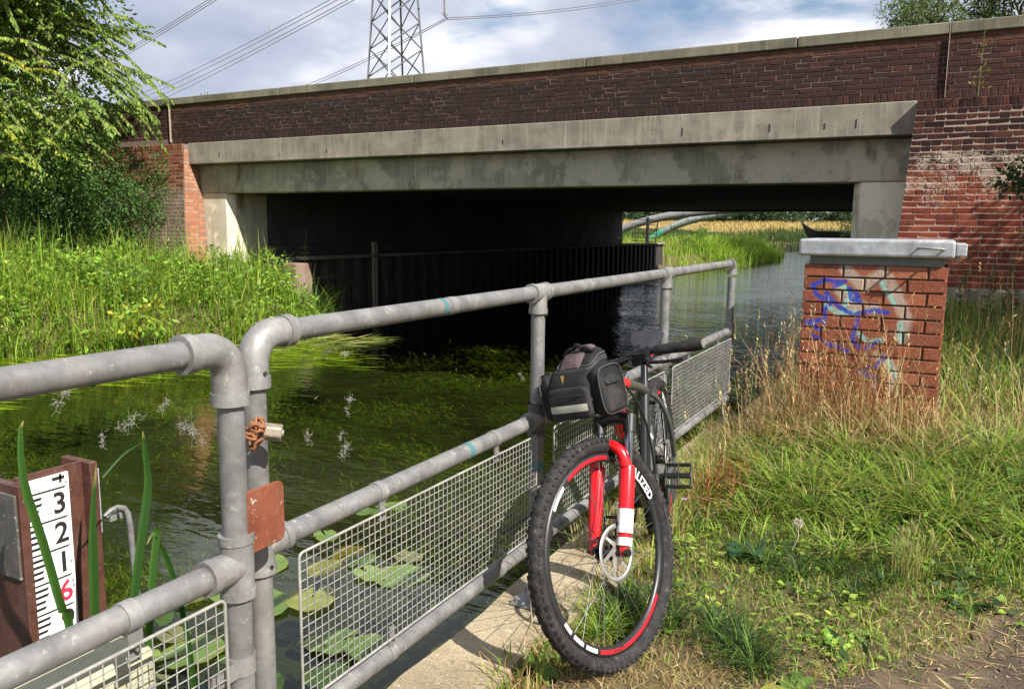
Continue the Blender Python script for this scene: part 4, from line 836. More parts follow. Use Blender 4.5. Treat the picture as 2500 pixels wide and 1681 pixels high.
# wheels
def wheel(M4, c, name, label):
    pr = [(.005, -.0115), (-.014, -.0115), (-.022, -.006), (-.024, 0), (-.022, .006), (-.014, .0115), (.005, .0115)]
    b = MB(); b.torus(c, (0, 1, 0), .311, .01, 72, prof=pr); w = add(b, name, 'black_plastic', M4); w['label'] = label
    tp = []
    for k in range(14):
        a = 2*PI*k/14; tp.append((.0275*math.cos(a)+.030, TW*math.sin(a)*(1.0 if math.cos(a) > -.4 else .75)))
    b = MB(); b.torus(c, (0, 1, 0), .311, .02, 96, prof=tp); ty = add(b, 'tyre', 'rubber', M4, w)
    b = MB()
    for k in range(84):
        a = 2*PI*k/84
        for row, (yo, ww, hh) in enumerate(((-.0235, .008, .0085), (-.010, .0085, .0055), (.010, .0085, .0055), (.0235, .008, .0085))):
            if row in (1, 2) and (k+row) % 2: continue
            aa = a+(.018 if row in (1, 3) else 0); rad = .368-.0035-(.0125 if row in (0, 3) else 0); R3 = Matrix.Rotation(-aa, 3, 'Y') @ Matrix.Rotation({0: -.75, 1: -.2, 2: .2, 3: .75}[row], 3, 'X').inverted() if False else Matrix.Rotation(aa, 3, 'Y')
            R3 = R3 @ Matrix.Rotation({0: .62, 1: .18, 2: -.18, 3: -.62}[row], 3, 'X')
            b.box(Vector(c)+Matrix.Rotation(aa, 3, 'Y') @ Vector((0, yo, rad)), (.0135, ww, hh*1.5), R3)
    add(b, 'tread_knobs', 'rubber', M4, ty)
    b = MB(); b.tube([Vector(c)+Vector((0, y, 0)) for y in (-.05, -.03, -.028, .028, .03, .05)], [.012, .012, .02, .02, .012, .012], 14)
    for s in (-1, 1): b.cyl(Vector(c)+Vector((0, s*.026, 0)), Vector(c)+Vector((0, s*.030, 0)), .029, n=16)
    add(b, 'hub', 'black_metal', M4, w)
    for k in range(32):
        s = 1 if k % 2 else -1; a = 2*PI*k/32; off = .42*(1 if (k//2) % 2 else -1); h = Vector(c)+Vector((.026*math.sin(a+off*2.4), s*.028, .026*math.cos(a+off*2.4))); r_ = Vector(c)+Vector((.288*math.sin(a), s*.004, .288*math.cos(a)))
        q = MB(); q.tube([h, r_], .0013, 4); add(q, 'spoke', 'spoke', M4, w)
    def band(a0, a1, mat, nm, r0=.2955, r1=.3075, side=1):
        q = MB(); n = max(3, int((a1-a0)*20)); vs = []
        for i in range(n+1):
            a = a0+(a1-a0)*i/n
            for rr_, yy_ in ((r0, .0117), (.299, .0126), (r1, .0126)): vs.append(Vector(c)+Vector((rr_*math.sin(a), side*yy_, rr_*math.cos(a))))
        q.add(vs, [(3*i+j, 3*i+3+j, 3*i+4+j, 3*i+1+j) for i in range(n) for j in range(2)], True); return add(q, nm, mat, M4, w)
    def rtext(s_, a0, size, mat, flip=1):
        q = text_mb(s_, size, lambda x, y: Vector(c)+Vector(((.300-y*flip)*math.sin(a0+x*flip/.298), .0134, (.300-y*flip)*math.cos(a0+x*flip/.298)))); add(q, 'rim_lettering', mat, M4, w)
    # angle 0 = top, positive towards the front of the bike
    D = math.radians
    band(D(-18), D(24), 'red_decal', 'rim_decal'); band(D(150), D(222), 'red_decal', 'rim_decal')
    band(D(30), D(46), 'white_decal', 'rim_decal'); band(D(112), D(120), 'white_decal', 'rim_decal'); band(D(123), D(133), 'white_decal', 'rim_decal'); band(D(136), D(147), 'white_decal', 'rim_decal')
    rtext('SPECIALIZED', D(-50), .043, 'white_decal', -1); rtext('stout29', D(168), .017, 'black_plastic', 1)
    for tx, a0, sz in (('GROUND CONTROL', D(-96), .017), ('CONTROL', D(-30), .014)):
        q = text_mb(tx, sz, lambda x, y: Vector(c)+Vector(((.336+y)*math.sin(a0-x/.336), .0283, (.336+y)*math.cos(a0-x/.336)))); add(q, 'tyre_lettering', 'bag_piping' if sz > .015 else 'reflective', M4, ty)
    return w
fw_ = wheel(STM, FA, 'front_wheel', 'big knobbly front wheel with red and white rim decals')
rw_ = wheel(BKM, RA, 'rear_wheel', 'knobbly rear wheel close to the railing')
# brake disc (left side, +y)
def disc(M4, c, yo, parent):
    b = MB(); b.torus(c+Vector((0, yo, 0)), (0, 1, 0), .083, .01, 48, prof=[(-.008, -.0009), (.008, -.0009), (.008, .0009), (-.008, .0009)])
    for k in range(6):
        a = 2*PI*k/6; p0 = Vector((.024*math.sin(a), 0, .024*math.cos(a))); p1 = Vector((.076*math.sin(a+.55), 0, .076*math.cos(a+.55))); d = (p1-p0); n_ = Vector((d.z, 0, -d.x)).normalized()
        b.prism([c+Vector((0, yo-.0009, 0))+q for q in (p0-n_*.008, p0+n_*.008, p1+n_*.004, p1-n_*.004)], (0, .0018, 0))
    b.cyl(c+Vector((0, yo-.002, 0)), c+Vector((0, yo+.002, 0)), .026, n=18); add(b, 'brake_disc', 'alloy', M4, parent)
disc(STM, FA, .040, fw_); disc(BKM, RA, .040, rw_)
# fork
fork = None
for s in (-1, 1):
    top = on_axis(.43)+Vector((0, s*.062, 0)); fa = FA+Vector((-.012, s*.060, .0)); mid = top.lerp(fa, .40)
    b = MB(); b.tube([mid+(top-mid)*.10, mid, mid.lerp(fa, .5), fa+(mid-fa)*.12], [.024, .0265, .025, .020], 16); b.tube([fa+(mid-fa)*.14, fa+Vector((.012, 0, -.012))], [.018, .012], 12)
    q = add(b, 'fork' if fork is None else 'lower_leg', 'bike_red', STM, fork); fork = fork or q
    add(btube([mid, top], .0162, 16), 'stanchion', 'chrome', STM, fork)
    b = MB(); b.tube([top-(top-mid)*.25+Vector((0, 0, 0)), top+(top-mid)*.10], .0225, 16); add(b, 'fork_crown', 'black_plastic', STM, fork)
# brace arch over the tyre
ax_ = (FA-on_axis(.43)).normalized(); P = []
pL = [on_axis(.43)+Vector((0, s*.062, 0)) for s in (-1, 1)]; mids = [p.lerp(FA+Vector((-.012, s*.06, 0)), .36) for p, s in zip(pL, (-1, 1))]
fwd = SA.cross(Vector((0, -1, 0))); fwd = Vector((.934, 0, .358))
for i in range(15):
    t = i/14; a = PI*t; p = mids[0].lerp(mids[1], .5+.5*-math.cos(a)); P.append(p+SA*(.070*math.sin(a)**.7)+fwd*(.026*math.sin(a)+.012))
b = MB(); b.tube(P, [.021-.005*math.sin(PI*i/14) for i in range(15)], 10); add(b, 'fork_arch', 'bike_red', STM, fork)
b = MB(); b.tube([on_axis(.43)+Vector((0, -.062, .004)), on_axis(.445), on_axis(.43)+Vector((0, .062, .004))], [.021, .030, .021], 12); add(b, 'fork_crown', 'black_plastic', STM, fork)
lg = pL[1].lerp(FA+Vector((-.012, .06, 0)), .76); dd = (pL[1]-FA).normalized(); dd = (mids[1]-(FA+Vector((-.012, .06, 0)))).normalized()
b = MB(); b.tube([lg-dd*.045, lg+dd*.03], .0262, 16); add(b, 'fork_decal', 'white_decal', STM, fork)
b = MB(); b.tube([lg-dd*.085, lg-dd*.060], .0254, 16); add(b, 'fork_decal', 'white_decal', STM, fork)
b = MB(); cp = FA+Vector((-.055, .052, .075)); b.box(cp, (.055, .034, .04), Matrix.Rotation(-.9, 3, 'Y')); add(b, 'brake_caliper', 'black_metal', STM, fork, .005)
b = MB(); b.tube([FA+Vector((0, -.075, 0)), FA+Vector((0, .085, 0))], .007, 10); b.cyl(FA+Vector((0, .075, 0)), FA+Vector((0, .088, 0)), .013); add(b, 'axle', 'black_metal', STM, fork)
add(btube(curve(cp+Vector((0, .01, .02)), on_axis(.36)+Vector((.02, .10, 0)), on_axis(.62)+Vector((.05, .06, 0)), 12), [.0027]*12, 6), 'brake_hose', 'black_plastic', STM, fork)
# headset, stem and bar
b = MB(); b.cyl(HT1, HT1+SA*.028, .024); b.cyl(HT0-SA*.03, HT0-SA*.005, .026); b.tube([HT1+SA*.02, HT1+SA*.065], .02, 14); b.tube([HT1+SA*.045, HT1+SA*.045+Vector((.065, 0, .012))], .0175, 12); stem = add(b, 'stem', 'black_metal', STM)
BC = HT1+SA*.045+Vector((.07, 0, .012))
bar = [BC+Vector((-.055*(abs(t)**1.3), .345*t, .030*smooth(.12, .45, abs(t))-.012*abs(t))) for t in np.linspace(-.50, 1, 27)]
hb = add(btube(bar, [.0159 if abs(i-9) < 4 else .0122 for i in range(27)], 14), 'handlebar', 'black_metal', STM)
for i0, i1 in ((19, 26),):
    P = bar[i0:i1+1]; g = MB(); g.tube(P, [.0165, .0165, .0172, .018, .019, .0205, .0215, .0205], 14); g.cyl(P[-1], P[-1]+(P[-1]-P[-2]).normalized()*.012, .0195, n=14); add(g, 'grip', 'rubber', STM, hb)
    g = MB(); g.cyl(P[-1]+(P[-1]-P[-2]).normalized()*.006, P[-1]+(P[-1]-P[-2]).normalized()*.014, .0135, n=14); add(g, 'bar_end_plug', 'alloy', STM, hb)
    g = MB(); g.cyl(P[0]-(P[1]-P[0])*.1, P[0]+(P[1]-P[0])*.8, .019, n=14); add(g, 'lock_ring', 'black_metal', STM, hb)
for s, i0 in ((1, 17),):
    c = bar[i0]; b = MB(); b.box(c+Vector((.022, 0, -.012)), (.03, .05, .026)); b.cyl(c+Vector((0, -.012, 0)), c+Vector((0, .012, 0)), .019)
    if s > 0: b.tube([c+Vector((.035, .02, -.018)), c+Vector((.062, .05, -.03)), c+Vector((.058, .10, -.035)), c+Vector((.05, .155, -.036)), c+Vector((.062, .175, -.034))], [.007, .007, .0065, .006, .008], 8)
    lv = add(b, 'brake_lever', 'black_metal', STM, hb, .003)
    b = MB(); b.box(c+Vector((-.005, -.03*s, -.026)), (.05, .035, .03)); b.tube([c+Vector((.0, -.01*s, -.035)), c+Vector((.03, .03*s, -.05))], .006, 8); add(b, 'gear_shifter', 'black_plastic', STM, hb, .005)
    add(btube(curve(c+Vector((.035, -.03*s, -.01)), c+Vector((.10, -.16*s, -.02)), on_axis(.56)+Vector((.04, .03*s, 0)), 12), [.0026]*12, 6), 'brake_hose', 'black_plastic', STM, hb)
# cranks and pedals
ca = math.radians(-62)
for s, a in ((1, ca), (-1, ca+PI)):
    e0 = BBp+Vector((0, s*.075, 0)); e1 = BBp+Vector((.172*math.cos(a), s*.088, .172*math.sin(a)))
    if s > 0: e1 = BBp+Vector((.172*math.cos(math.radians(55)), s*.088, .172*math.sin(math.radians(55))))
    else: e1 = BBp+Vector((-.172*math.cos(math.radians(55)), s*.088, -.172*math.sin(math.radians(55))))
    cr = add(btube([e0, e1], [.017, .013], 10), 'crank_arm', 'black_metal', BKM)
    b = MB(); pc = e1+Vector((0, s*.062, 0)); b.cyl(e1, pc+Vector((0, s*.045, 0)), .008)
    for x in (-.044, 0, .044): b.box(pc+Vector((x, 0, 0)), (.009 if x else .017, .098, .019))
    for y in (-.048, .0, .048): b.box(pc+Vector((0, y, 0)), (.092, .007, .018))
    for x in (-.044, .044):
        for y in (-.035, .035): b.cyl(pc+Vector((x, y, -.013)), pc+Vector((x, y, .013)), .0025, n=6)
    add(b, 'pedal', 'black_metal', BKM @ Matrix.Translation(pc) @ Matrix.Rotation(.9, 4, 'Y') @ Matrix.Translation(-pc), cr, .002)
    q = MB(); q.box(pc+Vector((.030, 0, 0)), (.006, .045, .012)); add(q, 'pedal_reflector', 'red_decal' if s < 0 else 'rust_orange', BKM @ Matrix.Translation(pc) @ Matrix.Rotation(.9, 4, 'Y') @ Matrix.Translation(-pc), cr) if False else None
b = MB(); b.torus(BBp+Vector((0, -.05, 0)), (0, 1, 0), .075, .01, 40, prof=[(-.012, -.002), (.006, -.002), (.006, .002), (-.012, .002)]); b.cyl(BBp+Vector((0, -.08, 0)), BBp+Vector((0, .08, 0)), .021); add(b, 'chainring', 'black_metal', BKM)
b = MB(); b.box((.10, -.055, .25), (.03, .018, .11), Matrix.Rotation(.3, 3, 'Y')); b.torus((0, -.042, .368), (0, 1, 0), .05, .006, 24, prof=[(-.02, -.014), (.008, -.01), (.008, .01), (-.02, .014)]); add(b, 'rear_derailleur', 'black_metal', BKM)
# bottle cage style shock tube and decal on the seat tube
b = MB(); b.tube([BBp.lerp(ST1, .25)+Vector((.0, .02, 0)), BBp.lerp(ST1, .62)+Vector((0, .02, 0))], .021, 12); add(b, 'frame_pump', 'black_plastic', BKM, fr)
b = MB(); m0 = BBp.lerp(ST1, .55)+Vector((.0215, .028, 0)); b.prism([m0+Vector((0, -.009, -.012)), m0+Vector((0, .009, -.012)), m0+Vector((0, .009, .0)), m0+Vector((0, 0, .014)), m0+Vector((0, -.009, 0))], (.0012, 0, 0)); add(b, 'pump_decal', 'white_decal', BKM, fr)
# ------------------------------------------------------------ handlebar bag
bag = thing('handlebar_bag', 'black nylon bag with side pocket hanging on the bike handlebar', 'bag', STM @ Vector((BC.x+.12, 0, BC.z-.16)))
BM = STM @ Matrix.Translation(BC+Vector((.020, -.022, -.004))) @ Matrix.Diagonal((1.0, .92, 1.07, 1))   # local x forward, y left, z up
def ss(u, v, ax, ay, az, n1=.45, n2=.45): # superellipsoid
    a = (u-.5)*2*PI; b_ = (v-.5)*PI; f = lambda w, m: math.copysign(abs(w)**m, w); return ax*f(math.cos(b_), n1)*f(math.cos(a), n2), ay*f(math.cos(b_), n1)*f(math.sin(a), n2), az*f(math.sin(b_), n1)
def bagbody(u, v):
    x, y, z = ss(u, v, .078, .100, .094, .32, .4); t = (z+.094)/.188; k = smooth(.50, 1.0, t)
    return Vector((.088+x*(1-.28*k)-.035*k+.006*math.sin(y*60+z*20)*.3, y*(1-.20*k), z-.022-.030*k*smooth(-.02, .08, x)))
def fab(fn, nu, nv, name, mat, par=bag): b = MB(); b.grid(fn, nu, nv); return add(b, name, mat, BM, par)
body = fab(bagbody, 48, 32, 'body', 'bag_black')
# lower front pocket with zip, reflective strip
fab(lambda u, v: Vector((.150, 0, -.075))+Vector(ss(u, v, .026, .088, .050, .3, .3)), 36, 20, 'front_pocket', 'bag_grey')
def strip(z0, z1, mat, name, x=.1775, w=.080): return fab(lambda u, v: Vector((x-.012*abs(u-.5)**4*16*.5+.001*math.sin(v*PI), -w+2*w*u, z0+(z1-z0)*v)), 20, 3, name, mat)
strip(-.100, -.078, 'reflective', 'reflective_strip', .1785, .082); strip(-.056, -.048, 'black_plastic', 'zip', .1785)
# lid panel and mauve top patches
def on_top(cx, cy, sx_, sy_, lift): # patch lying on the sloping top
    def fn(u, v):
        y = cy+sy_*(v-.5); x = cx+sx_*(u-.5); r_ = max(abs(u-.5), abs(v-.5))*2
        zz = -.022+.094*max(0, 1-abs((x-.06)/.078)**6*.0)-.030*smooth(-.02, .08, x-.088); zz = zt(x, y)
        return Vector((x, y, zz+lift*(1-r_**6)))
    return fn
_tv = [(bagbody(i/96, .5+j/64).copy()) for i in range(97) for j in range(8, 33)]
_ta = np.array([tuple(v) for v in _tv])
def zt(x, y): d = (_ta[:, 0]-x)**2+(_ta[:, 1]-y)**2; i = np.argsort(d)[:6]; w = 1/(d[i]+1e-6); return float((_ta[i, 2]*w).sum()/w.sum())
fab(on_top(.092, -.012, .052, .095, .010), 14, 14, 'lid_patch', 'bag_mauve'); fab(on_top(.034, .0, .034, .098, .012), 14, 14, 'lid_patch', 'bag_mauve')
def loop_on(z, off, rad, name, mat, n=60):
    P = []
    for i in range(n+1):
        best = bagbody(i/n, z); c = Vector((.07, 0, best.z)); P.append(c+(best-c)*(1+off)); 
    b = MB(); b.tube(P, rad, 6); add(b, name, mat, BM, bag)
loop_on(.66, .012, .0028, 'piping', 'bag_piping'); loop_on(.60, .010, .0022, 'zip', 'bag_piping'); loop_on(.57, .010, .0022, 'zip', 'bag_piping'); loop_on(.455, .008, .0025, 'piping', 'bag_piping')
# carrying handle across the lid
P = [Vector((.062, -.066+.132*t, zt(.062, -.066+.132*t)+.003+.016*math.sin(PI*t))) for t in np.linspace(0, 1, 12)]; b = MB(); b.tube(P, .007, 8); add(b, 'carry_handle', 'bag_black', BM, bag)
# side pockets
for s in (1, -1):
    sp_ = fab(lambda u, v, s=s: Vector((.085, s*.112, -.055))+Vector((lambda q: (q[0], q[1]*(1-.45*smooth(.0, .075, q[2])), q[2]))(ss(u, v, .066, .030, .074, .35, .4))), 36, 22, 'side_pocket', 'bag_black')
    fab(lambda u, v, s=s: Vector((.045+.085*u, s*(.1465+.005*math.sin(PI*u)*math.sin(PI*v)-.006*abs(u-.5)*2-.012*smooth(.5, 1, v)), -.115+.075*v+.03*u*v)), 10, 10, 'mesh_pouch', 'bag_grey', sp_)
    fab(lambda u, v, s=s: Vector((.048+.078*u, s*(.146-.034*v+.006*math.sin(PI*u)), -.036+.045*v)), 10, 6, 'pocket_flap', 'bag_grey', sp_)
    P = [Vector((.085, s*.113, -.055))+Vector((.068*math.copysign(abs(math.cos(a))**.5, math.cos(a)), s*.020, .072*math.copysign(abs(math.sin(a))**.5, math.sin(a)))) for a in np.linspace(0, 2*PI, 40)]
    b = MB(); b.tube(P, .0024, 6); add(b, 'piping', 'bag_piping', BM, sp_)
b = MB(); b.tube([(.12, -.10, .02), (.13, -.135, .012), (.12, -.142, .006), (.11, -.105, .008)], .005, 8); add(b, 'strap_ring', 'bag_black', BM, bag)
# small gold triangular badge
b = MB(); bx = .1705; b.prism([Vector((bx-.004, -.012, .012)), Vector((bx-.004, .002, .012)), Vector((bx, -.005, -.010))], (.0015, 0, 0)); bd_ = add(b, 'badge', 'gold', BM, bag)
b = MB(); b.box((.012, 0, .03), (.05, .09, .02)); b.box((.02, 0, .065), (.045, .05, .03)); add(b, 'mounting_bracket', 'black_plastic', BM, bag, .004)
# ------------------------------------------------------------ vegetation
np.random.seed(21); random.seed(21); rng = np.random
U = lambda a, b, n: rng.uniform(a, b, n)
def vh(x, y): return verge_h(np.asarray(x), np.asarray(y))
DRY = [(.50, .38, .185), (.43, .31, .14), (.58, .46, .25), (.32, .22, .10)]
GRN = [(.22, .35, .045), (.29, .43, .065), (.145, .26, .038), (.38, .47, .09)]
DGR = [(.045, .090, .026), (.060, .11, .03), (.036, .07, .024)]
def grass(P, h0, h1, w, cols, lean=(.2, .9), ang=None, var=.22, segs=3):
    n = len(P); return blades(P, U(h0, h1, n), U(w*.7, w*1.3, n), U(0, 2*PI, n) if ang is None else ang+rng.normal(0, .7, n), U(*lean, n), pal(n, cols, var), segs)
def scatter(n, x0, x1, y0, y1, mask=None, zf=vh):
    x, y = U(x0, x1, n), U(y0, y1, n)
    if mask is not None: k = mask(x, y); x, y = x[k], y[k]
    return np.stack([x, y, zf(x, y)], 1)
def tufts(cs, per, spread, h, w, cols, lean=(.3, 1.0), zf=vh):
    out = []
    for cx, cy, sc in cs:
        n = int(per*sc); a = U(0, 2*PI, n); r = np.abs(rng.normal(0, spread*sc, n)); x, y = cx+r*np.cos(a), cy+r*np.sin(a)
        P = np.stack([x, y, zf(x, y)-.01], 1); out.append(blades(P, U(h*.5, h*1.15, n)*sc**.5, U(w*.7, w*1.3, n), a+rng.normal(0, .5, n), U(*lean, n), pal(n, cols, .2), 4))
    return out
pe = np.vectorize(pedge)
on_path = lambda x, y: (x > pe(y)+rng.normal(.06, .13, len(x)))
nz = lambda x, y, s, k: .5+.5*np.sin(x*s+k+1.3*np.sin(y*s*.7+k))*np.cos(y*s*1.1-k+1.1*np.sin(x*s*.6))
free = lambda x, y: (x > -1.06+.04*np.sin(y*5)) & ~((x > KX0-.01) & (x < KX1+.01) & (y > KY0-.01) & (y < KY1+.01))
# short worn turf beside the path
P = scatter(52000, -1.10, 1.3, 1.55, 4.4, lambda x, y: free(x, y) & ~on_path(x, y) & (rng.random(len(x)) < 1-.55*nz(x, y, 3.1, 2)))
dryf = nz(P[:, 0], P[:, 1], 2.3, .5)+rng.normal(0, .25, len(P))+.36*smooth(3.4, 2.7, P[:, 1])
turf = [grass(P[dryf > .62], .015, .06, .0032, DRY, (.5, 1.4), segs=2), grass(P[dryf <= .62], .02, .085, .0036, GRN+GRN+DRY[:1]+DGR, (.3, 1.2), segs=2)]
P2 = scatter(9000, -1.32, -.98, 1.6, 5.75, lambda x, y: rng.random(len(x)) < smooth(-1.2, -1.03, x)*.5+.95*smooth(2.75, 3.3, y)*smooth(-1.36, -1.16, x)); turf.append(grass(P2, .04, .17, .005, GRN+DRY+[(.28, .16, .07)], segs=3)); P2 = scatter(1600, -1.32, -.95, 3.0, 5.75, lambda x, y: rng.random(len(x)) < .8); turf.append(grass(P2, .12, .28, .0055, GRN+DRY, (.2, 1.0)))
tag(veg('turf_grass', turf, MT['grass']), 'short worn grass with straw patches beside the path', 'grass', kind='stuff')
# long tufted grass between bike and brick box
cs = [(-.80, 4.35, 1.2), (-.62, 4.1, 1.15), (-.48, 4.28, 1.1), (-.86, 4.62, 1.0), (-.28, 4.2, 1.1), (-.05, 4.1, 1.1), (.18, 4.25, 1.15), (.38, 4.35, 1.1), (-.45, 3.9, 1.1), (-.2, 3.85, 1.0), (.1, 3.95, .9), (.45, 4.0, 1.1), (.62, 4.4, 1.1), (-.7, 3.8, .8), (-.35, 4.55, 1.1), (.0, 4.5, 1.1), (.3, 4.7, 1.1), (.6, 4.9, 1.1), (-.98, 4.0, .7), (-.3, 3.55, .75), (.0, 3.6, .7), (.3, 3.75, .8)]
cs += [(random.uniform(-1.0, .9), random.uniform(4.0, 5.0), random.uniform(.6, 1.1)) for _ in range(34)]
g1 = tufts(cs, 150, .085, .27, .0066, GRN+DGR[1:2]+DRY[:1], (.5, 1.35))
dk = [(-.57, 3.33, .9), (-.42, 3.28, .7), (-.50, 2.58, 1.0), (-.44, 2.50, .8), (-.60, 2.66, .7), (-.3, 3.42, .8), (-.12, 3.35, .7), (-.92, 2.58, .8), (-.84, 2.70, .8), (-.95, 2.75, .7), (-.75, 2.62, .6), (-.2, 3.2, .5)]
g1 += tufts(dk, 170, .06, .17, .0050, DGR+GRN[2:3], (.5, 1.3))
g1 += tufts([(-.95, 2.45, .9), (-.88, 2.52, .8), (-.99, 2.62, .7)], 150, .05, .15, .005, GRN, (.5, 1.2))
P = scatter(9000, -1.05, 1.6, 3.5, 5.1, lambda x, y: free(x, y) & ~on_path(x, y)); g1.append(grass(P, .05, .2, .0055, GRN+GRN+DRY[:1]+DGR, (.3, 1.2)))
P = scatter(9000, -1.2, 2.2, 5.0, 11.0, lambda x, y: free(x, y)); g1.append(grass(P, .10, .38, .006, GRN+DGR+DRY, (.2, 1.0)))
P = scatter(5000, .0, 2.4, 5.7, 11.0, free); g1.append(grass(P, .2, .5, .008, DGR+GRN, (.3, 1.1)))
tag(veg('long_grass', g1, MT['grass']), 'long bright green grass in tufts around the brick box', 'grass', kind='stuff')
# dry stalks with seed heads
def stalks(P, h0, h1, cols, heads=.8, lean=(.03, .35), w=.0028):
    n = len(P); h = U(h0, h1, n); a = U(0, 2*PI, n); ln = U(*lean, n); c = pal(n, cols, .2); out = [blades(P, h, np.full(n, w), a, ln, c, 4)]
    k = rng.random(n) < heads; d = np.stack([np.cos(a), np.sin(a), np.zeros(n)], 1); tip = P+d*(h*ln)[:, None]+np.array([0, 0, 1])*(h*(1-.45*ln))[:, None]; tip = tip[k]; m = len(tip)
    for q in range(5):
        dd = np.stack([rng.normal(0, .35, m), rng.normal(0, .35, m), np.ones(m)], 1)+d[k]*.6; out.append(leafset(tip-np.array([0, 0, 1])*(q*.014), dd, U(.015, .03, m), U(.004, .008, m), c[k]*1.08))
    return out
RED = [(.27, .095, .04), (.32, .13, .055), (.22, .075, .035)]
mk = lambda x, y: free(x, y)
st = stalks(scatter(300, -1.02, .0, 4.62, 5.11, mk), .25, .70, DRY, .85, (.1, 1.0))+stalks(scatter(190, -.92, -.12, 4.85, 5.11, mk), .5, .95, DRY+RED[:1], .95, (.1, .8), .0038)+stalks(scatter(130, -.8, -.25, 4.75, 5.1, mk), .35, .75, RED, 1.0, (.05, .7))+stalks(scatter(130, -1.18, -.86, 3.9, 5.4, mk), .2, .6, DRY, .7)
st += stalks(scatter(120, .05, 1.6, 4.6, 6.8, mk), .25, .6, DRY, .7, (.1, .8))+stalks(scatter(300, .1, 1.9, 6, 10.6, mk), .4, 1.0, DRY+RED[:1], .5)+stalks(scatter(200, -1.1, -.72, 5.1, 7.5, mk), .3, .8, DRY+DGR, .6)
st += stalks(scatter(240, -1.12, -.80, 3.75, 4.25, mk), .08, .22, RED+[(.36, .17, .06)], 1.0, w=.003)
st += [grass(scatter(1500, -1.05, .1, 4.5, 5.12, mk), .10, .40, .004, DRY+RED[:1], (.4, 1.4)), grass(scatter(1300, .05, 1.8, 4.6, 7.2, mk), .10, .34, .004, DRY+GRN[:1], (.4, 1.4))]
tag(veg('dry_stalks', st, MT['dry']), 'tall dry golden grass stalks in front of the brick box', 'dry grass', kind='stuff')
# straw litter on the path
x, y = U(-.85, 1.5, 6500), U(1.6, 4.0, 6500); k = (np.abs(x-pe(y)-.10) < np.abs(rng.normal(0, .38, 6500))) & free(x, y); x, y = x[k], y[k]; n = len(x); a = U(0, PI, n)
D = np.stack([np.cos(a), np.sin(a), rng.normal(0, .06, n)], 1); s1 = leafset(np.stack([x, y, vh(x, y)+.016], 1), D, U(.02, .11, n), U(.002, .0045, n), pal(n, DRY, .25), .1, np.array([0, 0, 1.]))
tag(veg('straw_litter', [s1], MT['dry']), 'loose straw scattered over the dark path', 'straw', kind='stuff')
# broad leaved weeds woven through the verge, small stones on the path
cs = []
for i in range(120):
    x, y = random.uniform(-1.0, .9), random.uniform(2.3, 5.0)
    if x > float(pe(y))-.05 or (y < 3.3 and i % 3): continue
    z = float(vh(x, y)); sc = .5+.5*float(smooth(2.6, 4.2, y)); cs.append((x, y, z+.02*sc, random.uniform(.05, .11), random.uniform(.05, .10), random.uniform(.025, .09)*sc))
h_ = len(cs)//2
def low_leaves(c, n, L, cols):
    out = []
    for cx, cy, cz, a, b_, h in c:
        P = np.stack([cx+rng.normal(0, a, n), cy+rng.normal(0, b_, n), cz+U(0, h, n)], 1); q = U(0, 2*PI, n); out.append(leafset(P, np.stack([np.cos(q), np.sin(q), U(-.1, .5, n)], 1), L*U(.6, 1.4, n), L*.6*U(.7, 1.2, n), pal(n, cols, .25), .15, np.array([0, 0, 1.])))
    return out
tag(veg('verge_weeds', low_leaves(cs[:h_], 34, .035, GRN)+low_leaves(cs[h_:], 26, .045, DGR+GRN[:1]), MT['leaf']), 'small broad leaved weeds woven through the verge grass', 'weeds', kind='stuff')
x, y = U(-.7, 1.5, 1400), U(1.5, 4.2, 1400); k = x > pe(y)-.12; x, y = x[k], y[k]; n = len(x); r = np.abs(rng.normal(0, .004, n))+.0018; o6 = np.array([[1, 0, 0], [-1, 0, 0], [0, 1, 0], [0, -1, 0], [0, 0, .7], [0, 0, -.7]]); V = (np.stack([x, y, vh(x, y)+.013], 1)[:, None]+o6[None]*r[:, None, None]*rng.uniform(.6, 1.4, (n, 6, 1))).reshape(-1, 3); F = np.array([[0, 2, 4], [2, 1, 4], [1, 3, 4], [3, 0, 4], [2, 0, 5], [1, 2, 5], [3, 1, 5], [0, 3, 5]]); F3 = ((np.arange(n)*6)[:, None, None]+F[None]).reshape(-1, 3)
tag(link('path_grit', npmesh('path_grit', V, None, F3, np.repeat(pal(n, [(.22, .19, .16), (.32, .28, .23), (.12, .10, .09)], .2), 6, 0)), MT['dry']), 'loose grit and small stones on the worn path', 'grit', kind='stuff')
# ---- single plants in the verge
def leafplant(name, label, cat, x, y, leaves, cols, L, Wd, rise, zf=None, group=None, z=None):
    z = float(vh(x, y)) if z is None else z; t = thing(name, label, cat, (x, y, z), group)
    for i in range(leaves):
        a = 2*PI*i/leaves+random.uniform(-.3, .3); l = L*random.uniform(.7, 1.15); w = Wd*random.uniform(.8, 1.2); up = rise*random.uniform(.7, 1.3); c = Vector(random.choice(cols))*random.uniform(.85, 1.15); d = Vector((math.cos(a), math.sin(a), 0)); s = Vector((-d.y, d.x, 0)); N = 8
        V = []; 
        for j in range(N+1):
            q = j/N; ww = w*.5*math.sin(PI*min(1, q*.93+.07))**.8*(1+.14*math.sin(j*2.5+i)); m = Vector((x, y, z))+d*(l*q)+Vector((0, 0, l*(up*q-up*.95*q*q)))
            V += [m-s*ww+Vector((0, 0, ww*.35)), m, m+s*ww+Vector((0, 0, ww*.35))]
        F = [(3*j+k, 3*j+k+1, 3*j+k+4, 3*j+k+3) for j in range(N) for k in (0, 1)]
        link('leaf', npmesh('leaf', np.array([tuple(v) for v in V]), np.array(F), None, np.tile(np.array(c), (len(V), 1)), True), MT['leaf'], t)
    return t
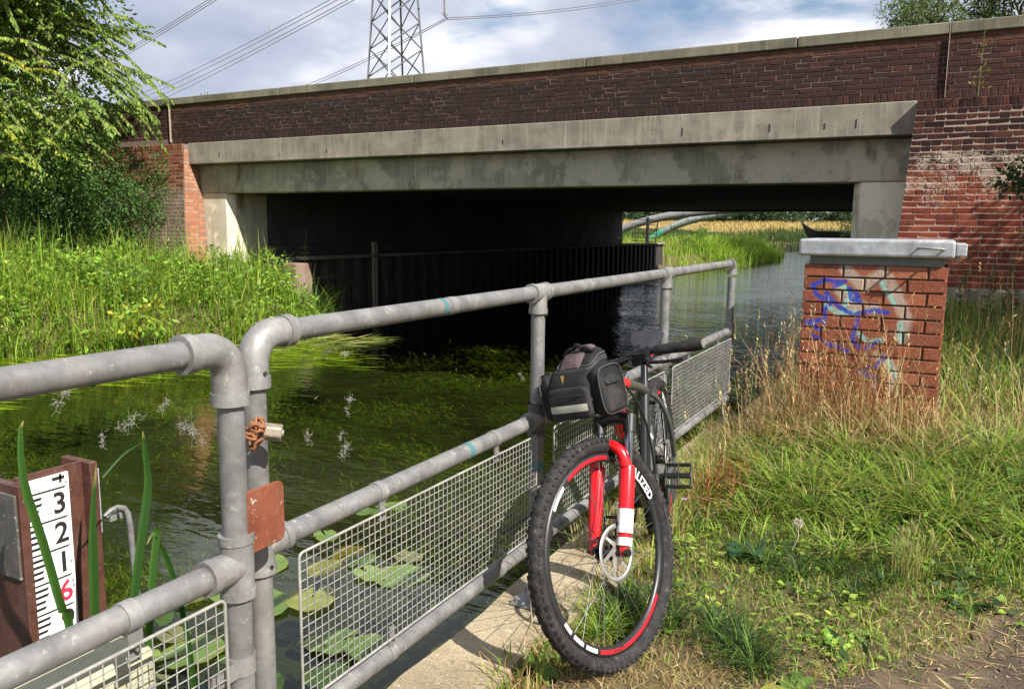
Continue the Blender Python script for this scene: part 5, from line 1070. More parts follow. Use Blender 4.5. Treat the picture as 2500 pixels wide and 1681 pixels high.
leafplant('dock_plant', 'broad leaved dock plant growing at the slab edge under the front tyre', 'dock plant', -1.075, 2.16, 7, [(.15, .25, .045), (.10, .18, .04)], .16, .055, .9)
leafplant('dock_plant', 'low dock with yellowing leaves at the edge of the worn path', 'dock plant', -.30, 2.42, 7, [(.12, .20, .04), (.30, .30, .07)], .13, .04, .5)
leafplant('mallow_plant', 'dark round leaved plant among the grass beside the path', 'plant', -.66, 3.38, 10, [(.04, .10, .045)], .10, .07, 1.2)
leafplant('dandelion_plant', 'flat rosette of toothed green leaves on the verge right of the wild barley', 'plant', .16, 3.32, 9, [(.10, .19, .03)], .12, .03, .4)
leafplant('dandelion_plant', 'single pale green leaf rosette lying on the straw covered path', 'plant', -.16, 2.90, 4, [(.20, .30, .07)], .06, .03, .6)
leafplant('burdock_plant', 'large leaved burdock in the long grass right of the brick box', 'plant', .42, 4.55, 6, [(.10, .20, .035)], .2, .12, 1.3)
def stemtube(t, P, r, mat, name='stem'): b = MB(); b.tube(P, r, 6); return b.build(name, mat, t)
MT['stem'] = simple('green_stem', (.12, .17, .05), .7); MT['lilac'] = simple('lilac_petals', (.42, .25, .48), .7); MT['white_petal'] = simple('white_petals', (.72, .70, .64), .8)
x, y = -.46, 3.47; t = thing('dandelion_clock', 'white dandelion seed head on a pale bent stem', 'dandelion', (x, y, float(vh(x, y))))
stemtube(t, [(x-.03, y, float(vh(x, y))), (x+.005, y, .06), (x, y, .11)], .0028, MT['lichen']); n = 260; d = rng.normal(size=(n, 3)); d /= np.linalg.norm(d, axis=1)[:, None]
veg('seed_head', [leafset(np.array([[x, y, .118]])+d*.004, d, np.full(n, .021), np.full(n, .0035), pal(n, [(.62, .60, .52)], .05))], MT['fluff'], t)
for x, y, h, lb in ((.60, 4.75, .30, 'lilac daisy like flower in the grass right of the brick box'), (-1.02, 3.72, .10, 'small purple flower close to the red sorrel'), (.75, 5.3, .34, 'pale lilac flower head among the dry stalks right of the brick box')):
    z = float(vh(x, y)); t = thing('wild_flower', lb, 'flower', (x, y, z)); stemtube(t, [(x-.02, y+.01, z), (x, y, z+h)], .0022, MT['stem'])
    for i in range(10): a = 2*PI*i/10; b = MB(); b.add([(x, y, z+h), (x+.011*math.cos(a-.28), y+.011*math.sin(a-.28), z+h+.005), (x+.020*math.cos(a), y+.020*math.sin(a), z+h+.006), (x+.011*math.cos(a+.28), y+.011*math.sin(a+.28), z+h+.005)], [(0, 1, 2, 3)]); b.build('petal', MT['lilac'], t)
x, y = -.02, 3.45; z = float(vh(x, y)); t = thing('wild_barley', 'clump of pale bristly wild barley ears standing up from the verge', 'wild barley', (x, y, z))
n = 90; P = np.stack([x+rng.normal(0, .035, n), y+rng.normal(0, .035, n), np.full(n, z)], 1); veg('stems', [grass(P, .12, .26, .003, [(.30, .34, .10), (.40, .36, .14)], (.02, .25))], MT['grass'], t)
for i in range(9):
    hx, hy, hz = x+random.gauss(0, .035), y+random.gauss(0, .035), z+random.uniform(.12, .24); m = 46; d = np.stack([rng.normal(0, .22, m), rng.normal(0, .22, m), np.ones(m)], 1); q = np.stack([np.full(m, hx), np.full(m, hy), hz+U(0, .035, m)], 1)
    veg('ear', [leafset(q, d, U(.03, .05, m), np.full(m, .0022), pal(m, [(.48, .44, .20), (.40, .42, .16)], .1))], MT['dry'], t)
    stemtube(t, [(hx-.01, hy, z), (hx, hy, hz)], .0014, MT['stem'])
# leafy dark weeds by the water and at the wall
def weed(x, y, h, label, cols, L, n=60, name='tall_weed', cat='weed', flower=None, zb=None, lean=0.05, wide=.10):
    z = float(vh(x, y)) if zb is None else zb; t = thing(name, label, cat, (x, y, z)); top = Vector((x+lean*h, y, z+h)); ps = [Vector((x, y, z)).lerp(top, q) for q in np.linspace(0, 1, 8)]; stemtube(t, ps, [.005-.0035*q for q in np.linspace(0, 1, 8)], MT['stem'])
    q = U(.08, 1, n); P = np.array([tuple(Vector((x, y, z)).lerp(top, float(k))) for k in q]); a = U(0, 2*PI, n); D = np.stack([np.cos(a), np.sin(a), U(-.1, .9, n)], 1); off = U(0, wide, n)*(1.1-q); veg('leaves', [leafset(P+D*off[:, None]*.5, D, L*U(.6, 1.2, n)*(1.25-q), L*.35*U(.7, 1.2, n)*(1.25-q), pal(n, cols, .2))], MT['leaf'], t)
    for i in range(5 if flower else 0):
        a = random.uniform(0, 6.28); p = top+Vector((.06*math.cos(a), .06*math.sin(a), random.uniform(-.05, .03))); b = MB(); b.tube([top-Vector((0, 0, .1)), p], .0018, 5); b.build('flower_stalk', MT['stem'], t); b = MB(); b.sphere(p, (.022, .022, .007), 8, 4); b.build('flower_head', MT[flower], t)
weed(-1.26, 6.35, .92, 'dark leafy mugwort stem standing against the water beside the railing end', DGR, .05, 80, zb=-.1)
MT['tansy'] = simple('tansy_yellow', (.34, .30, .05), .8)
for i, (x, y, h, lb) in enumerate(((.22, 9.9, .95, 'dead flower stalks against the wing wall nearest the brick box'), (.62, 9.7, 1.05, 'tansy with yellow buttons before the concrete plinth'), (1.0, 9.9, 1.15, 'tallest dark weed before the brick wing wall'), (.42, 9.2, .7, 'short bushy weed in the shade below the plinth'))): weed(x, y, h, lb, DGR, .09, 90, 'wall_weed', 'weed', 'tansy' if i == 1 else None)
for i, (x, y, h, lb) in enumerate(((.72, 7.2, .55, 'white umbel flower in the shaded grass below the plinth'), (.95, 6.0, .5, 'flat white yarrow head beside the dry stalks right of the box'))): weed(x, y, h, lb, DGR, .05, 26, 'white_umbel', 'flower', 'white_petal')
weed(.22, YB-.16, .75, 'yellow green weed rooted on top of the brick wing wall', [(.24, .26, .06), (.30, .27, .08)], .07, 46, 'wall_plant', 'plant', zb=2.945, lean=.02, wide=.2)
# ---- left bank: reeds and leafy growth
def lz(x, y): return terrain(np.asarray(x), np.asarray(y))
lm = lambda x, y: (x < edge_l(y)+.25) & (y < 11.45)
RG = [(.23, .38, .04), (.30, .45, .055), (.16, .28, .032), (.38, .50, .08)]
P = scatter(15000, -17.5, -9.2, 3.0, 11.4, lm, lz); P[:, 2] = np.maximum(P[:, 2], WZ-.05); n = len(P); hk = .45+1.0*nz(P[:, 0], P[:, 1], 1.9, .4)*nz(P[:, 0], P[:, 1], 4.1, 2.0)**.5+.25*rng.random(n)
rd = [blades(P, hk*U(.6, 1.1, n), U(.012, .032, n), rng.normal(-.4, 1.2, n), U(.15, 1.15, n), pal(n, RG+[(.30, .33, .09)], .3), 4)]
P = scatter(5000, -13.2, -9.3, 5.0, 11.6, lambda x, y: lm(x, y) & (x > edge_l(y)-1.2), lz); P[:, 2] = np.maximum(P[:, 2], WZ-.05); rd.append(grass(P, .3, .75, .013, RG, (.3, 1.1), segs=4))
P = scatter(700, -11.9, -10.6, 11.3, 12.7, lambda x, y: x > -11.75, lambda x, y: x*0+WZ); rd.append(grass(P, .4, 1.2, .014, RG[:1]+DGR, (.2, .8), segs=4))
P = scatter(900, -17, -9.6, 4, 11.2, lm, lz); P[:, 2] = np.maximum(P[:, 2], WZ); rd.append(grass(P, .9, 1.4, .015, RG+[(.22, .27, .07)], (.05, .3), segs=4))
P = scatter(420, -16, -9.8, 5, 11.2, lm, lz); P[:, 2] = np.maximum(P[:, 2], WZ); rd += stalks(P, .5, 1.2, DRY+[(.22, .25, .08)], .8, (.05, .4), .006)
tag(veg('bank_reeds', rd, MT['grass']), 'bright green reeds and long grass along the left river bank', 'reeds', kind='stuff')
def mound_leaves(cs, n, L, cols, zf=None, hang=.2):
    out = []
    for cx, cy, cz, rx_, ry_, rz_ in cs:
        d = rng.normal(size=(n, 3)); d /= np.linalg.norm(d, axis=1)[:, None]; r = U(.72, 1.05, n)**.6; P = np.array([cx, cy, cz])+d*np.array([rx_, ry_, rz_])*r[:, None]; P += rng.normal(0, .04, P.shape)
        D = d+rng.normal(0, .6, (n, 3))-np.array([0, 0, hang]); out.append(leafset(P, D, L*U(.6, 1.3, n), L*.5*U(.7, 1.2, n), pal(n, cols, .3)))
    return out
LG = [(.24, .40, .045), (.30, .47, .06), (.17, .30, .035)]
cs = []
for i in range(150):
    y = random.uniform(4.5, 11.2); x = float(edge_l(y))-random.uniform(-.05, 3.6); cs.append((x, y, float(lz(x, y))+random.uniform(.1, .55), random.uniform(.22, .5), random.uniform(.22, .45), random.uniform(.2, .42)))
tag(veg('bank_weeds', mound_leaves(cs[:70], 120, .075, LG)+mound_leaves(cs[70:120], 80, .12, LG+[(.22, .34, .05)])+mound_leaves(cs[120:], 90, .10, [(.09, .17, .03), (.12, .2, .035)]), MT['leaf']), 'leafy green bindweed and nettles tangled through the bank reeds', 'weeds', kind='stuff')
for lb, c, cols in (('bush with large yellow green leaves at the water edge', (-10.45, 7.9, .02, .42, .36, .36), [(.36, .42, .04), (.44, .40, .05), (.22, .34, .05)]), ('reddish dock clump at the foot of the left bank', (-11.75, 6.3, -.05, .4, .3, .3), [(.20, .10, .04), (.16, .16, .05)])):
    t = thing('yellow_bush' if 'yellow' in lb else 'dock_clump', lb, 'bush', (c[0], c[1], -.4)); veg('leaves', mound_leaves([(c[0]+random.gauss(0, .2), c[1]+random.gauss(0, .15), c[2]+random.gauss(0, .1), .24, .22, .2) for _ in range(5)], 40, .11, cols+LG[:1]), MT['leaf'], t); stemtube(t, [(c[0], c[1], -.5), (c[0]+.05, c[1], .1)], .012, MT['bark'])
# fallen reeds floating at the bank
P = scatter(420, -11.0, -8.2, 6.0, 10.8, lambda x, y: (x > edge_l(y)-.1) & (x < edge_l(y)+1.3), lambda x, y: x*0+WZ+.012); n = len(P); a = rng.normal(.5, .5, n); D = np.stack([np.cos(a), np.sin(a)*1.0, U(0, .25, n)*(rng.random(n) < .35)], 1)
tag(veg('floating_reeds', [leafset(P, D, U(.3, .8, n), U(.012, .022, n), pal(n, [(.30, .33, .07), (.20, .28, .05), (.38, .34, .12)], .2), .1)], MT['leaf']), 'flattened yellow green reeds trailing in the water along the bank', 'reeds', kind='stuff')
# ---- tree generator
def limb(p, d, L, r, n=6, bend=.25, droop=0.0):
    P = [Vector(p)]; d = Vector(d).normalized()
    for i in range(n): d = (d+Vector((random.gauss(0, bend), random.gauss(0, bend), random.gauss(0, bend)*.6-droop))).normalized(); P.append(P[-1]+d*(L/n))
    return P, [r*(1-.8*i/n) for i in range(n+1)]
def tree(name, label, base, H, crown, n_clump, per, L, cols, trunk_r=.15, group=None, clump_r=.5, cat='tree', lean=(0, 0), fill=1.0):
    t = thing(name, label, cat, base, group); b = MB(); bx, by, bz = base; cx, cy, cz, rx_, ry_, rz_ = crown
    P = [Vector((bx, by, bz)).lerp(Vector((cx, cy, cz)), q)+Vector((random.gauss(0, .06)*q*H*.2, random.gauss(0, .06)*q*H*.2, 0)) for q in np.linspace(0, 1, 7)]; b.tube(P, [trunk_r*(1-.6*q) for q in np.linspace(0, 1, 7)], 9); tr = b.build('trunk', MT['bark'], t); parts = []; lb_ = MB()
    for i in range(n_clump):
        d = rng.normal(size=3); d /= np.linalg.norm(d); r = rng.uniform(.35, 1.0)**.5; c = np.array([cx, cy, cz])+d*r*np.array([rx_, ry_, rz_]); cr = clump_r*rng.uniform(.6, 1.4)
        if i % 3 == 0: s0 = P[random.randint(3, 6)]; e0 = Vector(tuple(c)); m = s0.lerp(e0, .5)+Vector((random.gauss(0, .1)*H*.2, 0, .05*H*.2)); lb_.tube([s0, m, e0], [trunk_r*.3, trunk_r*.2, trunk_r*.06], 5)
        n = int(per*rng.uniform(.6, 1.4)); q = rng.normal(0, 1, (n, 3)); q /= np.linalg.norm(q, axis=1)[:, None]; PP = c+q*cr*(U(.2, 1, n)**.5)[:, None]*np.array([1.1, 1.1, .75]); D = q+rng.normal(0, .5, (n, 3))-np.array([0, 0, .35])
        parts.append(leafset(PP, D, L*U(.6, 1.3, n), L*.42*U(.7, 1.2, n), pal(n, cols, .16)*rng.uniform(.75, 1.2)))
    if lb_.v: lb_.build('limbs', MT['bark'], tr)
    veg('crown', parts, MT['leaf'], t); return t
# weeping tree over the left bank
wt = thing('cherry_tree', 'drooping long leaved tree overhanging the left end of the bridge', 'tree', (-19.0, 8.6, .5))
b = MB(); TP = [(-19.0, 8.6, .3), (-18.8, 8.7, 2.0), (-18.3, 8.9, 3.6), (-17.6, 9.0, 5.0), (-16.8, 9.1, 6.2)]; b.tube(TP, [.24, .2, .17, .13, .08], 10); trk = b.build('trunk', MT['bark'], wt)
CH = [(.19, .30, .055), (.24, .36, .065), (.145, .24, .048), (.32, .41, .085)]; YC = [(.44, .50, .05), (.52, .54, .07), (.33, .43, .06)]
lv = []; tw = MB(); lm_ = MB(); rs = random.Random(4)
mains = []
for i in range(44):
    s0 = Vector(TP[2]).lerp(Vector(TP[4]), rs.random()); e = Vector((rs.uniform(-17.5, -12.2), rs.uniform(7.4, 10.9), rs.uniform(3.0, 7.6))); c = s0.lerp(e, .5)+Vector((0, 0, rs.uniform(.3, .9))); P = [s0*(1-t)**2+c*2*t*(1-t)+e*t*t for t in np.linspace(0, 1, 8)]; lm_.tube(P, [.05*(1-.75*q/7) for q in range(8)], 6); mains.append(P)
lm_.build('limbs', MT['bark'], trk)
def twig(s0, d, L, cols, leafL=.105):
    P = [s0]; d = d.normalized(); n = 9
    for i in range(n): d = (d+Vector((rs.gauss(0, .06), rs.gauss(0, .06), -.045+rs.gauss(0, .03)))).normalized(); P.append(P[-1]+d*(L/n))
    if P[-1].y > YB-.45: P = [Vector((p.x, min(p.y, YB-.45), p.z)) for p in P]
    tw.tube(P, [.006*(1-.75*i/n)+.001 for i in range(n+1)], 4, False)
    m = int(L*62); q = np.sort(U(.02, 1, m)); idx = np.minimum((q*n).astype(int), n-1); fr_ = q*n-idx; A = np.array([tuple(p) for p in P]); PP = A[idx]*(1-fr_)[:, None]+A[idx+1]*fr_[:, None]; T = A[idx+1]-A[idx]; T /= np.linalg.norm(T, axis=1)[:, None]
    side = np.cross(T, np.array([0, 0, 1.])); side *= np.where(np.arange(m) % 2, 1, -1)[:, None]; D = T*.7+side*.55+np.array([0, 0, -.6])+rng.normal(0, .16, (m, 3)); lv.append(leafset(PP, D, leafL*U(.7, 1.25, m), leafL*.38*U(.8, 1.2, m), pal(m, cols, .16), .18))
for P in mains:
    for j in range(17):
        q = rs.uniform(.2, 1); k = min(int(q*7), 6); s0 = P[k].lerp(P[k+1], q*7-k); d = Vector((rs.uniform(-.2, 1.1), rs.uniform(-.7, .5), rs.uniform(-.45, .35))); twig(s0, d, rs.uniform(.7, 1.9), CH)
# long sprays reaching towards the bridge, and the yellow sprays low on the left
for (s0, d, L) in (((-15.0, 9.8, 5.2), (1, .12, -.10), 2.9), ((-15.0, 9.6, 4.7), (1, .16, -.28), 3.0), ((-14.8, 9.9, 4.35), (1, .1, -.22), 2.5), ((-14.6, 10.2, 4.2), (1, .06, -.42), 2.3), ((-14.8, 9.6, 5.7), (1, .1, .0), 2.2), ((-14.4, 10.2, 3.6), (1, .1, -.30), 1.3), ((-14.8, 10.0, 3.3), (1, .05, -.1), 1.3), ((-14.9, 10.1, 3.0), (1, .0, -.35), 1.3), ((-15.0, 9.9, 2.8), (1, 0, -.3), 1.2), ((-14.9, 9.6, 5.0), (1, .2, .1), 1.9), ((-14.3, 9.9, 4.9), (1, .1, -.5), 2.4), ((-13.9, 10.3, 4.0), (.9, .1, -.7), 1.9)):
    for k in range(5): twig(Vector(s0)+Vector((rs.gauss(0, .1), rs.gauss(0, .15), rs.gauss(0, .1))), Vector(d)+Vector((rs.gauss(0, .1), rs.gauss(0, .1), rs.gauss(0, .1))), L*rs.uniform(.55, 1), CH)
for i in range(46):
    s0 = Vector((rs.uniform(-15.6, -12.9), rs.uniform(6.6, 8.6), rs.uniform(2.3, 4.6))); twig(s0, Vector((.9, rs.uniform(-.4, .5), rs.uniform(-.55, .1))), rs.uniform(.5, 1.0), YC if rs.random() < .35 else YC+CH+CH)
cl = [(rs.uniform(-18.6, -14.2), rs.uniform(8.4, 10.4), rs.uniform(2.5, 7.4), rs.uniform(.4, .8), rs.uniform(.4, .7), rs.uniform(.35, .6)) for _ in range(150)]; lv += mound_leaves(cl, 210, .105, CH, hang=.7)
tw.build('twigs', MT['bark'], trk); veg('crown', lv, MT['leaf'], wt)
# dense ivy bush below it
iv = thing('ivy_bush', 'dense dark green ivy bush against the left brick wing wall', 'bush', (-15.6, 10.1, .4)); cs = []
for i in range(95): cs.append((rs.uniform(-20, -13.65)+.1, rs.uniform(9.2, 10.75), rs.uniform(.5, 2.6), rs.uniform(.4, .75), rs.uniform(.35, .6), rs.uniform(.35, .65)))
veg('foliage', mound_leaves(cs, 520, .07, [(.075, .15, .035), (.10, .19, .042), (.055, .11, .028)]), MT['leaf'], iv); stemtube(iv, [(-15.8, 10.4, .3), (-15.6, 10.3, 1.4), (-15.4, 10.2, 2.2)], .06, MT['bark'], 'trunk')
weed(-13.05, 10.6, 1.6, 'young sapling growing at the foot of the orange brick corner', [(.07, .14, .03), (.09, .17, .035)], .15, 60, 'sapling', 'sapling', zb=.25, lean=.25, wide=.3)
weed(-11.25, 12.3, .75, 'dry seeding weed on the ledge corner below the pier', [(.14, .19, .05), (.2, .19, .07)], .06, 70, 'ledge_weed', 'weed', zb=.55, lean=.08, wide=.2)
b = MB(); b.bb((-11.45, 11.9, -.3), (-11.1, 12.35, .62)); tag(b.build('stone_block', MT['left_wing'] if 'left_wing' in MT else MT['brick_left_wing'], base=(-11.28, 12.1, -.3), bevel=.02), 'worn brick stump at the water edge below the left pier', 'brick stump')
# ---- trees beyond and behind the bridge
FT = [(.058, .095, .028), (.07, .115, .03), (.045, .08, .025)]; WL = [(.12, .17, .06), (.15, .20, .075), (.10, .15, .05)]
tree('willow_tree', 'pale feathery willow showing above the parapet beside the joint', (-1.9, 44, 0), 13, (-1.5, 44, 10.0, 2.0, 2.0, 3.2), 90, 170, .17, WL, .25, clump_r=.7)
tree('ash_tree', 'darker round tree above the parapet at the right end', (2.2, 46, 0), 14, (2.4, 46, 10.6, 2.6, 2.6, 3.6), 120, 170, .2, FT, .3, clump_r=.85)
tree('hawthorn_bush', 'small bush top peeping over the parapet left of the pylon', (-28.2, 38, 0), 7, (-28.2, 38, 7.5, .75, .8, 1.5), 14, 70, .14, LG, .1, clump_r=.4)
tree('hawthorn_bush', 'tiny leafy tip just above the coping beside the larger bush top', (-26.0, 38, 0), 7, (-26.0, 38, 6.75, .7, .8, 1.2), 9, 60, .14, LG, .1, clump_r=.35)
tree('elder_bush', 'leafy bush top seen through the drooping branches over the coping', (-34.5, 32, 0), 7, (-34.5, 32, 6.6, 2.2, 1, 1.6), 24, 80, .16, LG+FT, .1, clump_r=.5)
# tree off to the right of the wing wall that throws shade on it
tree('maple_tree', 'leafy branches hanging in front of the shaded brick wing wall', (4.9, 9.4, .3), 5, (4.4, 8.0, 4.0, 1.6, 2.7, 1.4), 170, 150, .13, DGR+FT[:1], .14, clump_r=.42)
br = thing('hanging_branch', 'leafy maple branch hanging before the sunlit bricks of the wing wall', 'branch', (1.35, 10.2, 2.2))
stemtube(br, [(1.9, 10.0, 2.45), (1.35, 10.2, 2.2), (.85, 10.35, 2.02), (.52, 10.4, 1.85)], [.012, .009, .006, .003], MT['bark'], 'bough'); veg('leaves', mound_leaves([(1.25, 10.25, 2.12, .35, .2, .22), (.85, 10.35, 2.02, .28, .2, .17), (.6, 10.4, 1.9, .16, .15, .1), (1.15, 10.3, 1.25, .22, .2, .12)], 150, .085, DGR+FT[:1]), MT['leaf'], br)
tree('dark_bush', 'dark leafy bush hanging over the river beside the far right pier', (-1.2, 40, .2), 3, (-2.0, 42, 1.9, 2.3, 3.2, 1.6), 46, 150, .12, DGR, .12, 'bushes', .6)
tree('bramble_bush', 'round bramble bush below the green pipe beyond the bridge', (-11.9, 43.5, .1), 2, (-11.9, 43.3, .75, .85, .8, .62), 18, 120, .10, DGR+LG, .05, clump_r=.32)
# reeds beyond the bridge
fl = lambda x, y: ((x < edge_l(y)+.3) | (x > edge_r(y)-.3))
P = scatter(9000, -19, -7.5, 36.3, 58, lambda x, y: (x < edge_l(y)+.35) & (x > edge_l(y)-6), lz); P[:, 2] = np.maximum(P[:, 2], WZ); fr1 = [grass(P, .4, 1.0, .03, RG, (.1, .7), segs=3)]
P = scatter(4200, -13, -8.3, 42, 52, lambda x, y: (x < edge_l(y)+.5) & (x > edge_l(y)-1.6), lz); P[:, 2] = np.maximum(P[:, 2], WZ); fr1.append(grass(P, .8, 1.5, .04, RG, (.2, .8), segs=3))
P = scatter(1200, -19, -12, 36.5, 45, lambda x, y: x < edge_l(y)-1.6, lz); fr1.append(grass(P, .3, .8, .03, DRY+[(.28, .28, .09)], (.05, .4), segs=3))
tag(veg('far_reeds', fr1, MT['grass']), 'tall bright reeds on the far left bank beyond the bridge', 'reeds', kind='stuff')
P = scatter(12000, -24, 3, 44, 88, lambda x, y: (x > edge_r(y)-.4) & (x < edge_r(y)+9), lz); P = np.concatenate([P, scatter(14000, -30, -4, 56, 98, lambda x, y: (x < edge_l(y)+.5) | (x > edge_r(y)-.4), lz)]); P[:, 2] = np.maximum(P[:, 2], WZ); tag(veg('far_bank_sedge', [grass(P, .5, 1.25, .06, DGR+[(.085, .14, .035)], (.1, .6), segs=3)], MT['grass']), 'dark green sedge along the far right bank beyond the bridge', 'reeds', kind='stuff')
P = scatter(9000, -60, 10, 96, 170, lambda x, y: (x < edge_l(y)-2) | (x > edge_r(y)+6), lz); tag(veg('meadow_grass', [grass(P, .35, .8, .10, [(.42, .30, .12), (.36, .26, .09), (.30, .26, .09)], (.1, .6), segs=2)], MT['dry']), 'ripe golden meadow grass in the field beyond the river', 'grass', kind='stuff')
cs = []
for i in range(170): x = rs.uniform(-210, 40); y = 235+rs.uniform(-14, 30); h = rs.uniform(2.2, 4.6)*(1.5 if rs.random() < .2 else 1); cs.append((x, y, 2.4+h*.55, rs.uniform(3, 6), 3, h))
tag(veg('far_wood', mound_leaves(cs, 520, 1.5, [(.060, .095, .045), (.075, .115, .055), (.05, .082, .042)]), MT['leaf']), 'distant hazy line of trees along the far edge of the field', 'wood', kind='stuff')
# ---- river plants
n = 0; ww = []
for i in range(330):
    cx, cy = U(-10.2, -1.7, 1)[0], U(1.0, 11.5, 1)[0]
    if nz(np.array(cx), np.array(cy), 1.1, 1.7) < .38: continue
    if cx < float(edge_l(cy))+.2: continue
    d0 = rng.uniform(.06, .40); m = rng.randint(140, 380); a = rng.normal(1.15, .35, m); P = np.stack([cx+rng.normal(0, .34, m), cy+rng.normal(0, .17, m), WZ-d0+rng.normal(0, .05, m)], 1); P[:, 2] = np.minimum(P[:, 2], WZ-.012)
    D = np.stack([np.cos(a+1.2), np.sin(a+1.2)*.5, rng.normal(0, .12, m)], 1)+rng.normal(0, .35, (m, 3))*np.array([1, 1, .2]); g = rng.uniform(.5, 1.15); ww.append(leafset(P, D, U(.05, .16, m), U(.003, .008, m), pal(m, [(.18, .24, .035), (.23, .27, .045), (.12, .18, .028), (.28, .25, .06)], .25)*g, .1, np.array([0, 0, 1.])))
for i in range(300):
    cy = U(3.2, 9.6, 1)[0]; cx = float(edge_l(cy))+.1+abs(rng.normal(0, .95)); m = 70; P = np.stack([cx+rng.normal(0, .4, m), cy+rng.normal(0, .18, m), WZ-U(.004, .05, m)], 1); a = rng.normal(.35, .2, m); ww.append(leafset(P, np.stack([np.cos(a), np.sin(a), 0*a], 1), U(.2, .6, m), U(.012, .03, m), pal(m, [(.40, .46, .05), (.50, .52, .08), (.28, .36, .05)], .2), .05, np.array([0, 0, 1.])))
tag(veg('water_weed', ww, MT['weed']), 'streaming green water weed just below the river surface', 'water weed', kind='stuff')
def pad_mesh(r, seed, cols):
    rn = random.Random(seed); N = 20; V = [(0, 0, 0)]; C = [];
    for j, q in enumerate((.55, 1.0)):
        for i in range(N+1): a = .16+(2*PI-.32)*i/N; rr_ = r*q*(1+.05*math.sin(3*a+seed)); V.append((rr_*math.cos(a)*1.25, rr_*math.sin(a), .004*math.sin(5*a+seed)*q+(.010*q*rn.random() if j else 0)))
    F3 = [(0, 1+i, 2+i) for i in range(N)]; F4 = [(1+i, 1+N+1+i, 2+N+1+i, 2+i) for i in range(N)]; c = np.array(rn.choice(cols)); C = np.tile(c, (len(V), 1)); 
    for k in range(len(V)):
        if k > N+1 and rn.random() < .25: C[k] = C[k]*np.array([1.4, 1.05, .8])
    return npmesh('lily_pad', np.array(V), np.array(F4), np.array(F3), C, True)
PC = [(.11, .18, .04), (.16, .24, .06), (.08, .135, .03), (.21, .24, .06), (.13, .14, .05)]; pms = [pad_mesh(random.uniform(.07, .13), k, PC) for k in range(10)]+[pad_mesh(.1, 50, [(.42, .32, .07)]), pad_mesh(.09, 51, [(.30, .20, .07)])]
for m in pms: m.materials.append(MT['pad'])
spots = []
for i in range(900):
    x, y = random.uniform(-4.6, -1.5), random.uniform(1.0, 4.9); dd_ = abs((x+1.45)*.62+.25)
    if y > 1.05+(-1.45-x)*1.02+1.6 or y < 1.0+(-1.45-x)*.62-.5 or nz(np.array(x), np.array(y), 2.6, 3.3) < .36 or x < -3.4: continue
    if all((x-a)**2+(y-c)**2 > .165**2 for a, c in spots): spots.append((x, y))
    if len(spots) > 40: break
for i, (x, y) in enumerate(spots):
    o = bpy.data.objects.new('lily_pad', pms[10+i % 2] if i % 9 == 0 else random.choice(pms[:10])); COL.objects.link(o); o.location = (x, y, WZ+.006+.004*(i % 3) if i % 3 else WZ-.03); o.rotation_euler = (random.gauss(0, .05), random.gauss(0, .05), random.uniform(0, 6.28)); tag(o, 'yellowing lily pad floating among the green ones beside the mesh railing' if i % 9 == 0 else 'green lily pad floating on the water beside the mesh railing', 'lily pad', 'yellowing lily pads' if i % 9 == 0 else 'green lily pads by the railing')
sp2 = []
for i in range(400):
    x, y = random.uniform(-9.6, -6.6), random.uniform(3.4, 6.3)
    if all((x-a)**2+(y-c)**2 > .30**2 for a, c in sp2): sp2.append((x, y))
    if len(sp2) > 1: break
for x, y in sp2: o = bpy.data.objects.new('lily_pad', random.choice(pms[:10])); COL.objects.link(o); o.location = (x, y, WZ+.007); o.scale = (1.35, 1.35, 1); o.rotation_euler = (0, 0, random.uniform(0, 6.28)); tag(o, 'lily pad in the floating patch towards the left bank', 'lily pad', 'lily pads by the left bank')
# broad flag iris leaves rising beside the gauge
ir = thing('iris_plant', 'tall broad green iris blades rising from the water around the gauge', 'water plant', (-2.3, 1.7, WZ))
def iris(pts, w, col):
    V = []; N = 16; P = [Vector(p) for p in pts]; A = []
    for i in range(N+1):
        t = i/N*(len(P)-1); k = min(int(t), len(P)-2); f = t-k; p0, p1, p2, p3 = P[max(k-1, 0)], P[k], P[k+1], P[min(k+2, len(P)-1)]; A.append(.5*((2*p1)+(p2-p0)*f+(2*p0-5*p1+4*p2-p3)*f*f+(3*p1-p0-3*p2+p3)*f**3))
    for i in range(N+1):
        q = i/N; ww_ = w*.5*(min(1, 2.6*(1-q)))**.8; d = (A[min(i+1, N)]-A[max(i-1, 0)]).normalized(); s = d.cross(Vector((.75, -.65, .1))).normalized(); nn = s.cross(d)*ww_*.35; V += [A[i]-s*ww_+nn, A[i], A[i]+s*ww_+nn]
    F = [(3*j+k, 3*j+k+1, 3*j+k+4, 3*j+k+3) for j in range(N) for k in (0, 1)]; link('leaf', npmesh('leaf', np.array([tuple(v) for v in V]), np.array(F), None, np.array([np.array(col)*((1.35, .8, 1.0)[i % 3]) if i < len(V)-5 else np.array((.30, .24, .07)) for i in range(len(V))]), True), MT['leaf'], ir)
def gx(px_, py_, X): # picture measurement -> point on the plane x = X
    d = _f+_r*((px_-1250)/1965)-_u*((py_-840.5)/1965); return Vector((0, 0, CAMZ))+d*(X/d.x)
IC = (.030, .085, .013); IB = (.045, .115, .018)
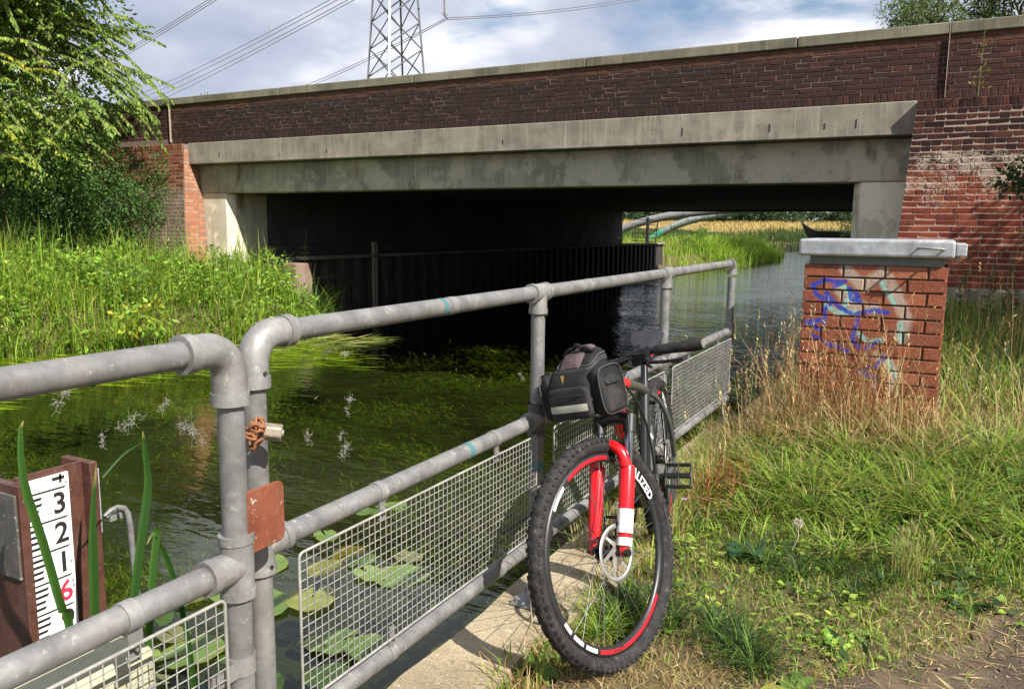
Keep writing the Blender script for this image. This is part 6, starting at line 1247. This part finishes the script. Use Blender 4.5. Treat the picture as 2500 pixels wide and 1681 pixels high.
for pts, w, X, c in ((((175, 1570), (150, 1480), (105, 1320), (60, 1180), (50, 1060), (58, 1025)), .030, -2.25, IB), (((228, 1640), (232, 1500), (228, 1350), (228, 1240), (235, 1130)), .036, -2.5, IC), (((318, 1640), (330, 1440), (350, 1280), (362, 1180), (352, 1085), (348, 1050)), .034, -2.35, IC), (((365, 1640), (370, 1440), (380, 1330), (384, 1296), (372, 1300), (358, 1330)), .03, -2.4, IB), (((470, 1640), (440, 1470), (410, 1370), (384, 1320), (378, 1300)), .024, -2.4, IC), (((250, 1165), (300, 1110), (345, 1080)), .008, -2.4, IC)):
    if len(pts) > 3: p0 = gx(*pts[0], X); base_pt = [(p0.x, p0.y, WZ-.3)]
    else: base_pt = []
    iris(base_pt+[gx(*p, X) for p in pts], w*.82, c)
MT['fluff_white'] = simple('white_fluff', (.36, .34, .30), .9)
# ---- seed fluff caught in cobwebs on the railing
for i, (px_, py_, X, s) in enumerate(((800, 855, -1.26, .8), (842, 862, -1.26, .7), (855, 975, -1.26, .7), (848, 1003, -1.26, .45), (752, 1067, -1.26, .7), (833, 1062, -1.26, .6), (842, 1098, -1.26, 1.0), (315, 1030, -1.18, .8), (250, 1072, -1.18, .5), (400, 990, -1.18, .6), (470, 1055, -1.18, 1.1), (1273, 918, -1.25, .6), (150, 970, -1.3, .9), (745, 805, -1.23, .7), (1285, 735, -1.22, .4), (1725, 650, -1.22, .5), (1820, 650, -1.20, .7), (1120, 1165, -1.20, .6))):
    s *= 1.15; c = gx(px_, py_, X); t = thing('seed_fluff', 'wisp of white seed fluff caught in cobweb threads on the pipe rails', 'seed fluff', c, 'seed fluff on the railing'); b = MB(); main = Vector((random.gauss(0, .3), random.gauss(0, 1), random.gauss(0, 1))).normalized()
    for q in range(int(34*s)+8):
        P = [c+main*random.uniform(-.022, .022)*s+Vector([random.gauss(0, .003*s) for _ in range(3)])]; d = (main*random.choice((1.2, -1.2))+Vector([random.gauss(0, .6) for _ in range(3)])).normalized()
        for k in range(5): d = (d+Vector([random.gauss(0, .7) for _ in range(3)])).normalized(); P.append(P[-1]+d*random.uniform(.001, .0045)*s)
        b.tube(P, .00022, 3, False)
    b.build('wisp', MT['fluff_white'], t)
    b = MB(); b.tube([c+Vector((0, 0, .03*s)), c, c-Vector((0, .004, .025*s))], .0001, 3, False); b.build('cobweb_thread', MT['silk'], t)
